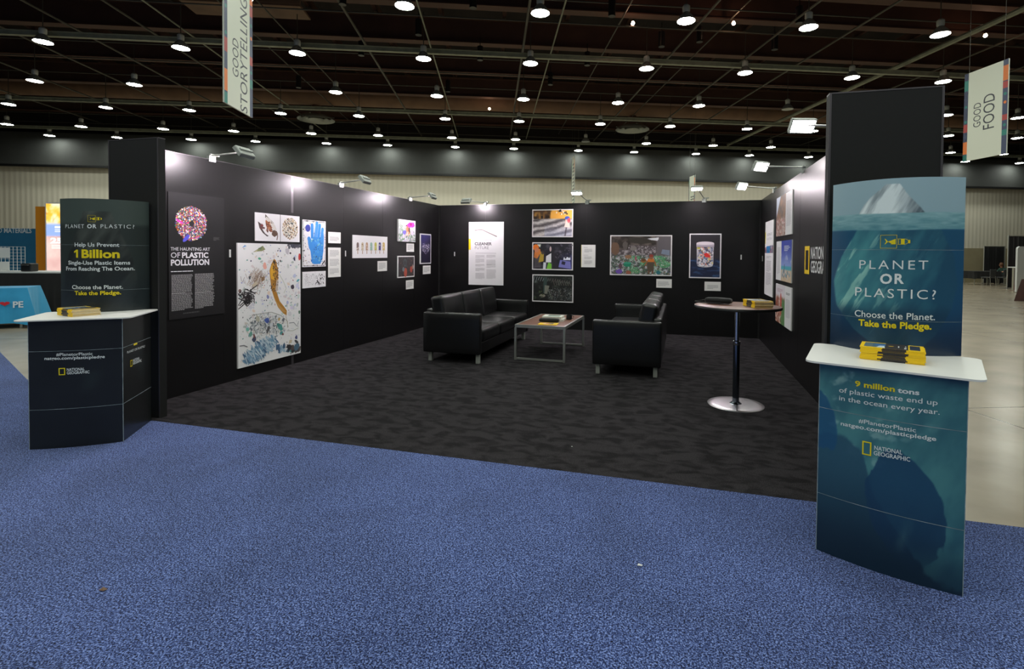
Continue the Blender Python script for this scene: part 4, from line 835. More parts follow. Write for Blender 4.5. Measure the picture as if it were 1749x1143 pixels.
def icon(cv, P, x0, y0, x1, y1, xb):
    """the yellow fish in a square joined to a bottle"""
    a, b_ = P(x0, y1), P(x1, y0); w, h = b_[0] - a[0], b_[1] - a[1]; t = w * .025
    cv.frame(a[0], a[1], b_[0], b_[1], t, YEL); m = a[1] + h * .5; q = lambda u, v: (a[0] + u * w, m + v * h)
    cv.poly([q(.46, .0), q(.92, .2), q(.92, -.2), q(.6, -.2), q(.68, -.16)], YEL); cv.poly([q(.26, .22), q(.3, .22), q(.46, .02), q(.46, -.02), q(.3, -.2), q(.26, -.2), q(.36, 0)], YEL)
    L = P(xb, y0)[0] - b_[0]; r = lambda u, v: (b_[0] + u * L, m + v * h)
    cv.stroke([r(.06, .2), r(.6, .2), r(.75, .16), r(.85, .07)], t, YEL); cv.stroke([r(.06, -.2), r(.6, -.2), r(.75, -.16), r(.85, -.07)], t, YEL)
    cv.poly([r(.3, -.2), r(.58, -.2), r(.58, .2), r(.3, .2)], YEL); cv.poly([r(.1, -.2), r(.14, -.2), r(.14, .2), r(.1, .2)], YEL); cv.poly([r(.84, -.12), r(1, -.12), r(1, .12), r(.84, .12)], YEL)
def natgeo(s, cv, P, fx0, fy0, fx1, fy1, n, g, cap):
    a, b_ = P(fx0, fy1), P(fx1, fy0); cv.frame(a[0], a[1], b_[0], b_[1], (b_[0] - a[0]) * .16, YEL)
    s.t(cv, P, 'NATIONAL', *n, cap, WHT, .012); s.t(cv, P, 'GEOGRAPHIC', *g, cap, WHT, .012)
# right: iceberg artwork
def ice_head(U, V):
    c = mixc((112, 140, 148), (134, 158, 166), V); n = fbm(U * 6, V * 9, 90)
    st_ = fbm((U * 1.2 - V * 1.0) * 16, (U + V) * 3, 91)
    half = np.interp(V, [.8, .86, .92, .975], [.25, .19, .11, .045]); cen = np.interp(V, [.8, .9, .975], [.47, .465, .485]); half = half + .02 * (n - .5)
    x = U - cen; berg = mixc((72, 86, 94), (196, 206, 206), sstep(.25, .75, st_) * .75 + .35 - 3.2 * np.clip(x - .0 - .15 * (V - .8), 0, 1)); inb = sstep(.006, -.006, np.abs(x) - half) * sstep(.972, .965, V)
    c = mixc(c, berg, inb); sea = mixc((70, 116, 126), (140, 172, 174), fbm(U * 14, V * 90, 92) * .8 + .4 * sstep(.7, .8, V) - .2); c = mixc(c, sea, sstep(.806 + .004 * np.sin(U * 9), .8, V))
    deep = mixc((18, 58, 88), (24, 74, 100), V); deep = mixc(deep, (14, 34, 54), sstep(.3, .02, V))
    wob = .03 * (fbm(U * 5, V * 5, 93) - .5); Le = np.interp(V, [0, .12, .25, .4, .55, .71], [.45, .2, .05, .03, .09, .21]) + wob; Re = np.interp(V, [0, .12, .25, .4, .55, .71], [.66, .82, .92, .965, .93, .83]) + wob
    x2 = U - (Le + Re) / 2; half2 = (Re - Le) / 2
    lit = np.clip(.75 - .95 * U - .2 * np.abs(V - .5) + .55 * (fbm((U * 1.3 - V) * 9, (U + V) * 4, 94) - .35), 0, 1)
    mass = mixc((26, 66, 88), (80, 146, 146), lit); mass = mixc(mass, (150, 190, 176), sstep(.62, .72, fbm((U * 1.2 - V) * 20, (U + V) * 4, 95)) * lit); mass = mixc(mass, (18, 46, 66), sstep(.3, .2, V + .12 * (fbm(U * 4, V * 4, 96) - .5)) * .8)
    und = mixc(deep, mass, sstep(.01, -.01, np.abs(x2) - half2)); return 1.22 * mixc(c, und, sstep(.712 + .006 * np.sin(U * 7 + 1), .704, V))
def ice_base(U, V):
    c = mixc((40, 88, 106), (78, 138, 142), .9 * sstep(.1, .9, fbm((U * 1.1 - V) * 5, (U + V) * 3, 101)) + .4 * (1 - U) + .2 * (V - .5))
    c = mixc(c, (150, 190, 186), sstep(.6, .8, fbm((U * .8 + V) * 9, (V - .4 * U) * 14, 102)) * sstep(.35, .6, V) * sstep(1, .2, U) * .8)
    w = .2 * (fbm(U * 3.5, V * 3.5, 103) - .5) + .06 * (fbm(U * 12, V * 12, 104) - .5)
    low = mixc((18, 44, 62), (44, 86, 108), sstep(.05, .6, V)); edge = np.interp(U, [0, .15, .35, .5, .7, 1], [.6, .58, .5, .3, .1, .02]) + w; c = mixc(c, low, sstep(edge + .015, edge - .015, V) * .92)
    d = ((U - .64 - .9 * w + .25 * (V - .33)) / .27) ** 2 + ((V - .33 + .9 * w) / .25) ** 2; c = mixc(c, mixc((18, 46, 72), (24, 66, 100), V * 2.2), sstep(1.06, .98, d) * .85 * sstep(.04, .2, V))
    c = mixc(c, (100, 140, 140), .55 * sstep(.06, 0, np.abs(U - .62 - .35 * (V - .2))) * sstep(.1, .2, V) * sstep(.34, .22, V) * fbm(U * 20, V * 12, 105))
    d = ((U - .0) / .15) ** 2 + ((V - .68 + w) / .11) ** 2; c = mixc(c, (30, 84, 124), sstep(1.06, .9, d) * .85)
    return mixc(c, (14, 34, 50), sstep(.3, .0, V) * .6)
def txt_r_base(s):
    P = s.front
    def T(c): return lambda *k, **q: s.t(c, P, *k, **q)
    def a(c): t = T(c); t('9 million', 1460.5, 658.9, 1528.7, 668.7, 9, YEL, .03); t('tons', 1533.3, 669.7, 1570.4, 674.6, 8.2, WHT, .03); t('of plastic waste end up', 1433, 670, 1601.5, 692.5, 8.4, WHT, .004); t('in the ocean every year.', 1433, 683.7, 1605, 708.7, 8.4, WHT, .004)
    def b(c): t = T(c); t('#PlanetorPlastic', 1466.7, 721.2, 1564.4, 738, 7, WHT, .006); t('natgeo.com/plasticpledge', 1435.9, 726.5, 1599, 753.4, 6.8, WHT, .014)
    return [('slogan', a), ('web_address', b), ('brand_logo', lambda c: natgeo(s, c, P, 1472.7, 755, 1489, 775, (1493.7, 767, 1541.3, 775.5), (1492.7, 775.8, 1554.6, 787.7), 7))]
def txt_r_head(s):
    P = s.head
    def T(c): return lambda *k, **q: s.t(c, P, *k, **q)
    def a(c): t = T(c); t('PLANET', 1467.7, 458.9, 1585.2, 460.5, 15, WHT, -.002, 1.3); t('OR', 1503, 484.3, 1544, 484.3, 16, WHT, .03, 1.2); t('PLASTIC?', 1460.5, 505.2, 1598.4, 511.5, 15.5, WHT, -.002, 1.25)
    def b(c): t = T(c); t('Choose the Planet.', 1459.8, 539.8, 1596.9, 547, 11, WHT, .006); t('Take the Pledge.', 1466, 555.6, 1591, 562.8, 10.8, YEL, .03)
    return [('fish_emblem', lambda c: icon(c, P, 1503.3, 401.3, 1532.3, 424.3, 1555)), ('title', a), ('slogan', b)]
Counter((.671, 2.824), (1.196, 2.603), 2.8).build('teal iceberg display counter with a tall header and white worktop', ice_base, ice_head, txt_r_base, txt_r_head, EDGE_T)
# left: dark artwork
def dk_base(U, V): c = mixc((16, 18, 18), (24, 28, 28), fbm(U * 4, V * 5, 111)); return mixc(c, (36, 46, 46), sstep(.16, 0, np.abs(U - .66 - .4 * (V - .5))) * sstep(.38, .5, V) * sstep(.62, .55, V) * .6)
def dk_head(U, V):
    c = mixc((30, 36, 35), (48, 56, 53), sstep(.75, .8, V)); half = np.interp(V, [.3, .5, .7, .88], [.42, .36, .26, .16]); x = U - .48 + .04 * (fbm(U * 4, V * 4, 112) - .5)
    b_ = mixc((22, 25, 25), (70, 75, 70), sstep(.3, .8, fbm((U - V) * 6, (U + V) * 2, 113)) * .6 + .3 * sstep(.7, .9, V) - .5 * np.clip(x, 0, 1)); c = mixc(c, b_, sstep(.01, -.02, np.abs(x) - half) * sstep(.895, .885, V))
    return mixc(c, (20, 26, 30), sstep(.5, .1, V) * .7) * 1.45
def txt_l_base(s):
    P = s.front
    def b(c): s.t(c, P, '#PlanetorPlastic', 97, 608, 159, 606.3, 5, WHT, .006); s.t(c, P, 'natgeo.com/plasticpledge', 75.9, 615, 179, 611.5, 4.8, WHT, .018)
    return [('web_address', b), ('brand_logo', lambda c: natgeo(s, c, P, 101.3, 628, 112.6, 640.7, (115.6, 633.4, 146, 632), (115.6, 639, 154, 637.2), 4.6))]
def txt_l_side(s):
    P = s.side; a, b_ = P(228, 590.5), P(234, 585)
    return [('fish_emblem', lambda c: c.rect(a[0], a[1], b_[0], b_[1], YEL)), ('title', lambda c: s.t(c, P, 'PLANET OR PLASTIC?', 216.8, 604, 247, 593, 3.6, WHT, .006)),
            ('brand_logo', lambda c: natgeo(s, c, P, 222.3, 614.5, 225.6, 627, (227, 618.2, 238, 613.8), (226.8, 623, 241.3, 617.6), 4.2))]
def txt_l_head(s):
    P = s.head
    def T(c): return lambda *k, **q: s.t(c, P, *k, **q)
    def a(c): t = T(c); t('PLANET', 112, 389.7, 143.6, 389.7, 6.3, WHT, 0, 1.25); t('OR', 149, 389.7, 165, 389.7, 6.3, WHT, .03, 1.2); t('PLASTIC?', 172, 389.7, 229.6, 390.6, 6.3, WHT, 0, 1.25)
    def b(c): t = T(c); t('Help Us Prevent', 127.7, 421.3, 204, 421.6, 6.6, WHT, .012); t('Billion', 139.5, 440.2, 204.8, 440.4, 13.4, YEL, .035); k = P(126.8, 440.2), P(133.6, 426.6); w_ = k[1][0] - k[0][0]; h_ = k[1][1] - k[0][1]; c.poly([(k[0][0] + a_ * w_, k[0][1] + b_ * h_) for a_, b_ in ((.5, 0), (.95, 0), (.95, 1), (.55, 1), (.0, .78), (.0, .58), (.5, .72))], YEL); t('Single-Use Plastic Items', 117, 451.8, 222.6, 451.8, 6.4, WHT, .016); t('From Reaching The Ocean.', 113.3, 461.9, 230.5, 461.5, 6.4, WHT, .016)
    def d(c): t = T(c); t('Choose the Planet.', 123.4, 493.6, 210.3, 493, 6.4, WHT, .012); t('Take the Pledge.', 127.7, 503.8, 207, 502.6, 6.4, YEL, .024)
    return [('fish_emblem', lambda c: icon(c, P, 150, 368, 163.5, 379, 174)), ('title', a), ('promise', b), ('slogan', d)]
Counter((-4.595, 2.624), (-4.117, 2.938), 4.5).build('black display counter with a dark header reading 1 Billion and a white worktop', dk_base, dk_head, txt_l_base, txt_l_head, EDGE_D, txt_l_side, dk_base)

# ---------------------------------------------------------------- sofas, tables
def sofa():
    """faces +x; 2.22 m along y"""
    o = empty('sofa', (0, 0, 0), 0, 'sofa', 'sofa', 'black leather sofas'); L, D = 1.11, .41
    for sg in (-1, 1):
        MB().rbox((0, sg * (L - .045), .4), (2 * D, .09, .54), .02, (0, .004, 0)).build('arm', M['leather'], o)
        for x in (-D + .07, D - .06):
            MB().rbox((x, sg * (L - .1), .065), (.05, .05, .13), .004).build('leg', M['foot'], o)
    MB().rbox((0, 0, .21), (2 * D - .02, 2 * L - .18, .15), .012).build('base', M['leather'], o)
    MB().rbox((-D + .05, 0, .43), (.1, 2 * L - .18, .55), .025).build('back_panel', M['leather'], o)
    w = (2 * L - .18) / 3
    for i in range(3):
        y = -L + .09 + w * (i + .5)
        c = MB().rbox((.06, y, .375), (.72, w - .004, .18), .045, (.012, .004, .016), n=8).build('seat_cushion', M['leather'], o)
        MB().tube([(.395, y - w / 2 + .03, .43), (.415, y, .435), (.395, y + w / 2 - .03, .43)], .0035, 6).build('piping', M['piping'], c)
        q = MB().rbox((-.235, y, .66), (.19, w - .016, .44), .04, (.026, .002, .006), n=8, rot=Matrix.Rotation(-.17, 3, 'Y')).build('back_cushion', M['leather'], o)
        MB().tube([(-.2, y - w / 2 + .05, .868), (-.205, y, .885), (-.2, y + w / 2 - .05, .868)], .0035, 6).build('piping', M['piping'], q)
    return o
s1 = sofa(); s1.location = (-2.945, 6.24 + 1.11, 0); s1['label'] = 'black leather sofa along the print wall, facing the coffee table'
s2 = dup(s1, (-.63, 6.17 + 1.11, 0), math.pi); s2['label'] = 'black leather sofa seen from its arm, between the coffee table and the round table'
o = empty('coffee_table', (-1.852, 7.39, 0), math.radians(-.6), 'low silver framed coffee table with a brown wood top between the sofas', 'table')
MB().rbox((0, 0, .476), (.655, 1.275, .02), .003).build('top', M['wood'], o)
f = MB(); X, Y, t = .345, .655, .014
for a in (-1, 1): f.box(a * X - t, a * X + t, -Y, Y, .448, .488); f.box(-X, X, a * Y - t, a * Y + t, .448, .488)
f.build('top_frame', M['silver'], o)
for a in (-1, 1):
    for c in (-1, 1): MB().box(a * X - t, a * X + t, c * Y - t, c * Y + t, 0, .448).build('leg', M['silver'], o)
    MB().box(-X, X, a * Y - t, a * Y + t, .006, .03).build('foot_bar', M['silver'], o)
o = empty('round_table', (.53, 5.36, 0), 0, 'tall round table with a chrome disc foot and brown top', 'table')
MB().lathe([(0, .014), (.2, .012), (.262, .007), (.266, .0035), (.264, 0), (0, 0)], 64).build('foot', M['foot_chrome'], o)
MB().lathe([(.06, .012), (.045, .02), (.036, .03)], 32).cyl(.031, .02, .6, 32).build('lower_column', M['chrome_dark'], o)
MB().lathe([(.034, .59), (.036, .6), (.036, .625), (.026, .635)], 32).build('collar', M['chrome'], o)
MB().cyl(.024, .63, .945, 32).build('upper_column', M['chrome'], o)
MB().cyl(.1, .935, .95, 28).build('mount_plate', M['black'], o)
MB().lathe([(0, .951), (.39, .951), (.405, .956), (.405, .972), (.4, .979)], 72).build('table_edge', M['black'], o)
MB().lathe([(.402, .978), (.39, .98), (0, .98)], 72, smooth=False).build('top', M['wood'], o)

# ---------------------------------------------------------------- magazines, books, pouches
MAG = {'y': (246, 204, 12), 'k': (44, 42, 46), 'p': (222, 218, 204)}
def magazine(L=.262, D=.176, T=.0058, cover=0):
    """spine along x at y = 0, pages behind it"""
    c = Canvas(L, D); yl, bk = MAG['y'], MAG['k']
    c.rect(0, 0, L, D, yl); m = .016
    if cover == 1:
        c.rect(m, m, L * .4, D - m, (60, 96, 120)); c.rect(m, m, L * .2, D - m, (90, 110, 120)); c.poly([(L * .26, m), (L * .4, m), (L * .38, D * .5), (L * .3, D * .4)], (196, 214, 226)); c.ell(L * .33, D * .55, .03, .02, (60, 110, 180))
        c.rect(L * .4, -.0, L * .76, D, bk); c.ell(L * .49, D * .5, .012, .006, (240, 190, 40)); c.rect(L * .6, D * .35, L * .62, D * .65, (200, 200, 200)); c.rect(L * .7, D * .2, L * .73, D * .4, (220, 220, 220)); c.rect(L * .71, D * .55, L * .73, D * .66, (220, 220, 220)); c.rect(L * .78, m, L - m, D - m, (30, 44, 70))
    else: c.rect(m, m, L - m, D - m, (52, 50, 58)); c.rect(m + .01, m + .01, L * .5, D * .6, (70, 84, 96)); c.rect(L * .55, D * .3, L * .9, D * .4, (200, 190, 170))
    yx = .0012
    ex = [boxvf(0, L, 0, D, 0, .0006) + (yl,), boxvf(0, L, 0, D, T - .0006, T - .0002) + (yl,)]
    a, b_ = R.uniform(.26, .42), R.uniform(.62, .78)
    ex += [boxvf(0, L * a, -.0004, .001, 0, T - .0004) + (yl,), boxvf(L * a, L * b_, -.0004, .001, 0, T - .0004) + (bk,), boxvf(L * b_, L, -.0004, .001, 0, T - .0004) + (yl,)]
    me = c.mesh('magazine', lambda u, v, n: (u, v, T + n * .1), ex)
    o = link(bpy.data.objects.new('magazine', me))
    MB().box(.002, L - .002, .001, D - .002, .0006, T - .0006).build('pages', PAGE, o)
    return o
PAGE = pm('magazine_pages', (222, 218, 204), .7, noise=(60, .3, 3), rgb2=(206, 202, 190))
protos = [magazine() for _ in range(6)]; topmag = magazine(cover=1); used = set()
def stack(p, ang, z, n, group, lab, jit=.004, top=True, thick=1.):
    ex = Vector((math.cos(ang), math.sin(ang), 0)); ey = Vector((-ex.y, ex.x, 0))
    for i in range(n):
        src = topmag if (top and i == n - 1) else protos[R.randrange(6)]
        if src.name in used: o = dup(src)
        else: o = src; used.add(src.name)
        o.location = Vector((p[0], p[1], z + i * .0058 * thick)) + ex * R.uniform(-jit, jit) + ey * R.uniform(-jit * .5, jit * .5); o.rotation_euler = (0, 0, ang + R.uniform(-.01, .01)); o.scale = (1, 1, thick)
        tag(o, lab(i, n), 'magazine', group)
def mag_label(place):
    def f(i, n):
        if i == n - 1: return 'yellow bordered magazine on top of the stack ' + place
        if i == 0: return 'yellow spined magazine at the bottom of the stack ' + place
        return 'yellow spined magazine, %s from the bottom of the stack %s' % (ORD[i], place)
    return f
a, b_ = on_floor(1469, 613, .957), on_floor(1586, 625.5, .957)
stack((a.x, a.y), math.atan2(b_.y - a.y, b_.x - a.x), .9575, 11, 'magazines on the teal counter', mag_label('on the teal iceberg counter'))
stack((.583, 5.37), math.radians(-73), .981, 7, 'magazines on the round table', mag_label('on the tall round table'), .006, True, 1.55)
stack((-4.696, 2.869), math.radians(-13.5), .9575, 7, 'magazines on the black counter', mag_label('on the black display counter'), .006, True, 1.35)
for q in protos + [topmag]:
    if q.name not in used:
        for ch in list(q.children): bpy.data.objects.remove(ch)
        bpy.data.objects.remove(q)
# a flat yellow magazine, two books, a pouch and a small black cup on the coffee table
c = Canvas(.262, .19); c.rect(0, 0, .262, .19, MAG['y']); c.rect(.02, .1, .1, .17, (214, 150, 60)); c.rect(.07, .03, .18, .16, (236, 190, 150)); c.rect(.13, .05, .2, .17, (60, 50, 50)); c.rect(.2, .05, .24, .15, (226, 196, 60)); c.ell(.12, .1, .03, .04, (190, 90, 60))
o = link(bpy.data.objects.new('magazine', c.mesh('magazine', lambda u, v, n: (u, v, .008 + n * .1), [boxvf(0, .262, 0, .19, 0, .0078) + (MAG['y'],)]))); o.location = (-1.905, 6.80, .488); o.rotation_euler = (0, 0, .06)
tag(o, 'yellow magazine lying flat on the coffee table in front of the black pouch', 'magazine')
def book(L, D, T, cov, art, label, loc, rz):
    o = empty('book', loc, rz, label, 'book', 'white books on the coffee table')
    MB().box(.003, L - .003, .003, D - .001, .003, T - .003).build('pages', PAGE, o)
    c = Canvas(L, D); c.rect(0, 0, L, D, cov); art(c)
    link(bpy.data.objects.new('cover', c.mesh('cover', lambda u, v, n: (u, v, T + n * .1), [boxvf(0, L, 0, D, 0, .003) + (cov,), boxvf(0, L, 0, D, T - .003, T - .0002) + (cov,), boxvf(0, L, D - .002, D, 0, T - .0002) + (cov,)])), o)
book(.3, .24, .028, (226, 226, 220), lambda c: None, 'white book lying under the green topped book', (-1.945, 7.21, .488), .06)
book(.29, .23, .036, (222, 228, 218), lambda c: c.rect(.07, .06, .25, .2, (90, 116, 96)), 'white book with a green cover panel, on top of the other book', (-1.965, 7.225, .516), .02)
def pouch(loc, rz, L, label, strap):
    o = empty('pouch', loc, rz, label, 'pouch'); MB().rbox((0, 0, .026), (L, .1, .05), .022, (0, .006, .006), n=8).build('body', M['cloth_black'], o)
    MB().tube([(-L / 2 + .02, -.03, .047), (0, -.036, .052), (L / 2 - .02, -.03, .047)], .003, 6).build('zip', M['grey'], o)
    if strap: MB().tube([(-L / 2, .02, .03), (-L / 2 - .06, .05, .012), (-L / 2 - .1, -.02, .006), (-L / 2 - .02, -.09, .006), (.05, -.1, .006)], .006, 6).build('strap', M['cloth_black'], o)
    return o
pouch((-1.81, 7.07, .496), .02, .29, 'black pouch on the coffee table in front of the white books', False)
pouch((.36, 5.43, .989), -.35, .26, 'black pouch with a strap on the round table', True)
o = empty('cup', (-1.615, 7.5, .488), 0, 'small black cup on the coffee table behind the books', 'cup')
MB().lathe([(0, 0), (.036, 0), (.044, .01), (.042, .07), (.039, .07), (.036, .012), (0, .01)], 24).build('bowl', M['black'], o); MB().tube([(.04, 0, .06), (.07, 0, .05), (.07, 0, .025), (.042, 0, .018)], .005, 6).build('handle', M['black'], o)

# ---------------------------------------------------------------- hanging signs
NAVY, TEAL, ORG, RED = (62, 72, 104), (40, 130, 120), (232, 124, 50), (176, 62, 60)
def hang_sign(xh, y0, y1, z0, z1, flip, label, texts):
    W, H = abs(y1 - y0), z1 - z0
    o = empty('hanging_sign', hall(xh, (y0 + y1) / 2, z0), TH + (math.pi / 2 if flip else -math.pi / 2), label, 'sign', 'hall signs hanging on wires')
    c = Canvas(W, H); c.rect(0, 0, W, H, (220, 224, 208))
    for a, b_ in ((0, .1 * W), (.89 * W, W)):
        c.rect(a, 0, b_, H, NAVY); k = 1 if a == 0 else -1
        for v0, v1, col in ((.0, .07, TEAL), (.08, .22, ORG), (.33, .42, RED), (.8, .92, TEAL)) if a == 0 else ((.78, .94, ORG), (.7, .77, RED), (.36, .42, RED), (.2, .26, TEAL)): c.rect(a, v0 * H, b_, v1 * H, col)
        for v, col in ((.45, TEAL), (.62, TEAL), (.27, NAVY)) if a == 0 else ((.64, TEAL), (.55, ORG), (.31, TEAL)): c.ell((a + b_) / 2, v * H, .03, .03, col)
    link(bpy.data.objects.new('board', c.mesh('board', lambda u, v, n: (u - W / 2, -.012 - n, v), [boxvf(-W / 2, W / 2, -.0118, .012, 0, H) + ((206, 210, 196),)])), o)
    c = Canvas(W, H); c.lay = 300
    if not texts:
        for u in (.34, .62):
            for k in range(13 if z1 > 6 else 7): c.rect(u * W, (.1 + k * .062) * H, (u + .2) * W, (.13 + k * .062) * H, (60, 64, 72))
    for t, base, cap, v0, v1 in texts: c.text(t, base * W, v0 * H, cap * W, (v1 - v0) * H, (52, 56, 66), .0, rot=True)
    link(bpy.data.objects.new('lettering', c.mesh('lettering', lambda u, v, n: (u - W / 2, -.012 - n, v))), o)
    m = MB()
    for u in (-W * .4, W * .4): m.tube([(u, 0, H), (u, 0, 8.1 - z0)], .004, 5)
    m.build('wire', M['pipe'], o)
hang_sign(10, 9.21, 10.15, 3.51, 5.36, False, 'white good food sign with coloured edges hanging above the iceberg counter', [('GOOD', .41, .17, .36, .63), ('FOOD', .72, .25, .31, .69)])
hang_sign(-4, 8.10, 9.0, 3.675, 6.0, True, 'white good storytelling sign with coloured edges hanging above the long print wall', [('GOOD', .47, .2, .21, .46), ('STORYTELLING', .79, .25, .005, .785)])
hang_sign(3.8, 24.1, 25.0, 3.4, 6.12, False, 'thin edge-on white sign hanging behind the back wall above the coffee table', [])
hang_sign(9, 22.4, 23.12, 3.2, 5.06, False, 'narrow white sign hanging behind the back wall above the jar photo', [])

# ---------------------------------------------------------------- the stands across the hall, on the left
def hobj(name, x, y, z, label, cat, group=None, rz=0.): return empty(name, hall(x, y, z), TH + rz, label, cat, group)
FZ = -.012
o = hobj('booth_backdrop', -14.4, 15, FZ, 'blue booth backdrop with white materials lettering', 'backdrop')
MB().prism([(-4, 0), (3.0, 0), (3.0, .1), (-4, .1)], 0, 1.9).box(-4, 2.75, 0, .1, 1.9, 2.02).build('panel', M['blue_wall'], o)
P = [on_hall(*q, 15) for q in ((1, 397.5), (54, 398.5))]; c = Canvas(1, 1); cap = on_hall(1, 389.5, 15).z - P[0].z
c.text('ND MATERIALS', P[0].x + 14.4 - .16, P[0].z - FZ, cap, P[1].x - P[0].x + .16, (206, 216, 220), .02)
link(bpy.data.objects.new('lettering', c.mesh('lettering', lambda u, v, n: (u, -n - .002, v))), o)
q = [on_hall(62.5, 352, 14.3), on_hall(75.5, 352, 14.3)]
o = hobj('banner_stand', (q[0].x + q[1].x) / 2, 14.3, FZ, 'tall orange panel beside the glowing light box', 'panel')
w = (q[1].x - q[0].x) / 2 + .03; MB().box(-w, w, 0, .25, .04, q[0].z).build('board', M['orange'], o); MB().box(-w - .02, w + .02, -.05, .3, 0, .04).build('foot', M['white'], o)
q = [on_hall(77, 347, 14.2), on_hall(104, 347, 14.2), on_hall(77, 458, 14.2)]; W = 1.0; x0 = q[0].x + .02; zt = q[0].z
o = hobj('light_box', x0 + W / 2, 14.2, FZ, 'glowing light box sign with an orange picture above the number 25%', 'sign')
MB().box(-W / 2 - .03, W / 2 + .03, .005, .14, .1, zt + .03).build('frame', M['white'], o); MB().box(-W / 2, W / 2, -.1, .25, 0, .1).build('foot', M['white'], o)
Hh = zt - .1; c = Canvas(W, Hh)
def lb(U, V):
    top = mixc((255, 190, 60), (255, 244, 206), sstep(.35, .7, fbm(U * 5 - V * 6, V * 14 + U * 5, 121))); top = mixc(top, (226, 120, 20), sstep(.6, .75, fbm(U * 6, V * 20, 122)) * .8)
    low = mixc((206, 160, 156), (246, 214, 206), fbm(U * 5, V * 12, 123)); blue = np.array((150, 176, 236.))
    return mixc(mixc(low, blue, sstep(.675, .685, V)), top, sstep(.795, .805, V))
c.grid(lb, 30, 60); k = lambda v: .1 + v * Hh
for a, b_, d, e in ((.2, .755, .95, .775), (.2, .735, .9, .742), (.2, .718, .9, .725)): c.rect(a * W, b_ * Hh, d * W, e * Hh, (252, 252, 255))
c.text('25%', .09 * W, .605 * Hh, .05 * Hh, .5 * W, (255, 255, 255), .05)
for v in (.58, .565, .55): c.rect(.12 * W, v * Hh, .85 * W, (v + .008) * Hh, (255, 240, 236))
link(bpy.data.objects.new('lit_print', c.mesh('lit_print', lambda u, v, n: (u - W / 2, -n, v + .1), None, BACKLIT)), o)
def skirt(mb, x0, x1, y0, y1, zt, zb, n=64, amp=.02, flare=.03, corner=0.):
    """a cloth hanging in folds around a table"""
    pts = []; per = 2 * (x1 - x0 + y1 - y0); V = []; F = []
    for i in range(n):
        d = per * i / n
        if d < x1 - x0: p = (x0 + d, y0, 0, -1)
        elif d < x1 - x0 + y1 - y0: p = (x1, y0 + d - (x1 - x0), 1, 0)
        elif d < 2 * (x1 - x0) + y1 - y0: p = (x1 - (d - (x1 - x0) - (y1 - y0)), y1, 0, 1)
        else: p = (x0, y1 - (d - 2 * (x1 - x0) - (y1 - y0)), -1, 0)
        pts.append(p)
    for k in range(7):
        t = k / 6
        for i, (x, y, nx, ny) in enumerate(pts):
            e = (amp * math.sin(i * 1.9) + flare) * t; cd_ = min(math.hypot(x - a, y - b_) for a in (x0, x1) for b_ in (y0, y1)); cf = corner * max(0, 1 - cd_ / .16) * t
            V.append((x + nx * e + (cf if x > (x0 + x1) / 2 else -cf), y + ny * e + (cf if y > (y0 + y1) / 2 else -cf), zt + (zb - zt) * t - cf * .4 * t))
    for k in range(6):
        for i in range(n): j = (i + 1) % n; F.append((k * n + i, k * n + j, k * n + n + j, k * n + n + i))
    F.append(list(range(n))[::-1]); return mb.add(V, F, 0, True)
def trestle(o, x0, x1, y0, y1, zt):
    MB().box(x0, x1, y0, y1, zt - .03, zt).build('tabletop', M['grey'], o)
    for x in (x0 + .08, x1 - .08):
        for y in (y0 + .06, y1 - .06): MB().box(x - .015, x + .015, y - .015, y + .015, 0, zt - .03).build('leg', M['silver'], o)
BT = TH + .44; o = empty('table', hall(-9.625, 10.07, FZ), BT, 'trestle table under a sky blue cloth with a red heart', 'table'); trestle(o, -1.0, 1.0, 0, .7, .745)
tc = skirt(MB(), -1.03, 1.03, -.02, .73, .752, .1, 90, .012, .03, .16).build('tablecloth', M['cloth_blue']); tc.location = hall(-9.625, 10.07, FZ); tc.rotation_euler = (0, 0, BT); tag(tc, 'sky blue tablecloth printed with a red heart and white PE lettering', 'tablecloth')
bX = Vector((math.cos(BT), math.sin(BT), 0)); bN = Vector((-bX.y, bX.x, 0)); bP = hall(-9.625, 10.07, FZ)
c = Canvas(1, 1); q = lambda x, y: (lambda p: ((p - bP).dot(bX), p.z - FZ))(on_plane(x, y, bP - bN * .075, bN))
hx0, hz = q(-1, 519); hx1 = q(17, 519)[0]; hr = (hx1 - hx0) / 2; hc = (hx0 + hx1) / 2; hv = hr * .7
c.poly([(hc + hr * math.sin(t) ** 3, hz + hv * (13 * math.cos(t) - 5 * math.cos(2 * t) - 2 * math.cos(3 * t) - math.cos(4 * t)) / 17) for t in [6.2832 * i / 40 for i in range(40)]][::-1], (206, 40, 50))
a, b_, k = q(22, 525.5), q(40, 525), q(22, 515.5); c.text('PE', a[0], a[1], k[1] - a[1], b_[0] - a[0], (222, 232, 240), .03)
link(bpy.data.objects.new('printed_lettering', c.mesh('printed_lettering', lambda u, v, n: (u, -.075 - n, v))), tc)
o = hobj('table', -9.75, 11.75, FZ, 'white topped table with a black skirt behind the blue table', 'table'); trestle(o, -1.05, 1.15, 0, .7, .97)
MB().box(-1.07, 1.17, -.02, .72, .97, 1.0).build('cover', M['white'], o); skirt(MB(), -1.08, 1.18, -.03, .73, .968, .02, 120, .02, .02).build('skirt', M['cloth_black'], o)
def rack(x, y, z, w, h, label, sheets):
    o = hobj('wire_rack', x, y, z, label, 'rack', 'white wire racks on the skirted table')
    m = MB(); n = 8
    for i in range(n + 1): m.box(-w / 2 + w * i / n - .003, -w / 2 + w * i / n + .003, -.003, .003, 0, h)
    for i in range(n + 1): m.box(-w / 2, w / 2, -.003, .003, h * i / n - .003, h * i / n + .003)
    m.build('wire_grid', M['white'], o); MB().box(-w / 2, w / 2, -.08, .08, 0, .012).build('foot', M['white'], o)
    for a, b_, c_, d in sheets: MB().box(a, c_, -.008, -.004, b_, d).build('sheet', M['white'], o)
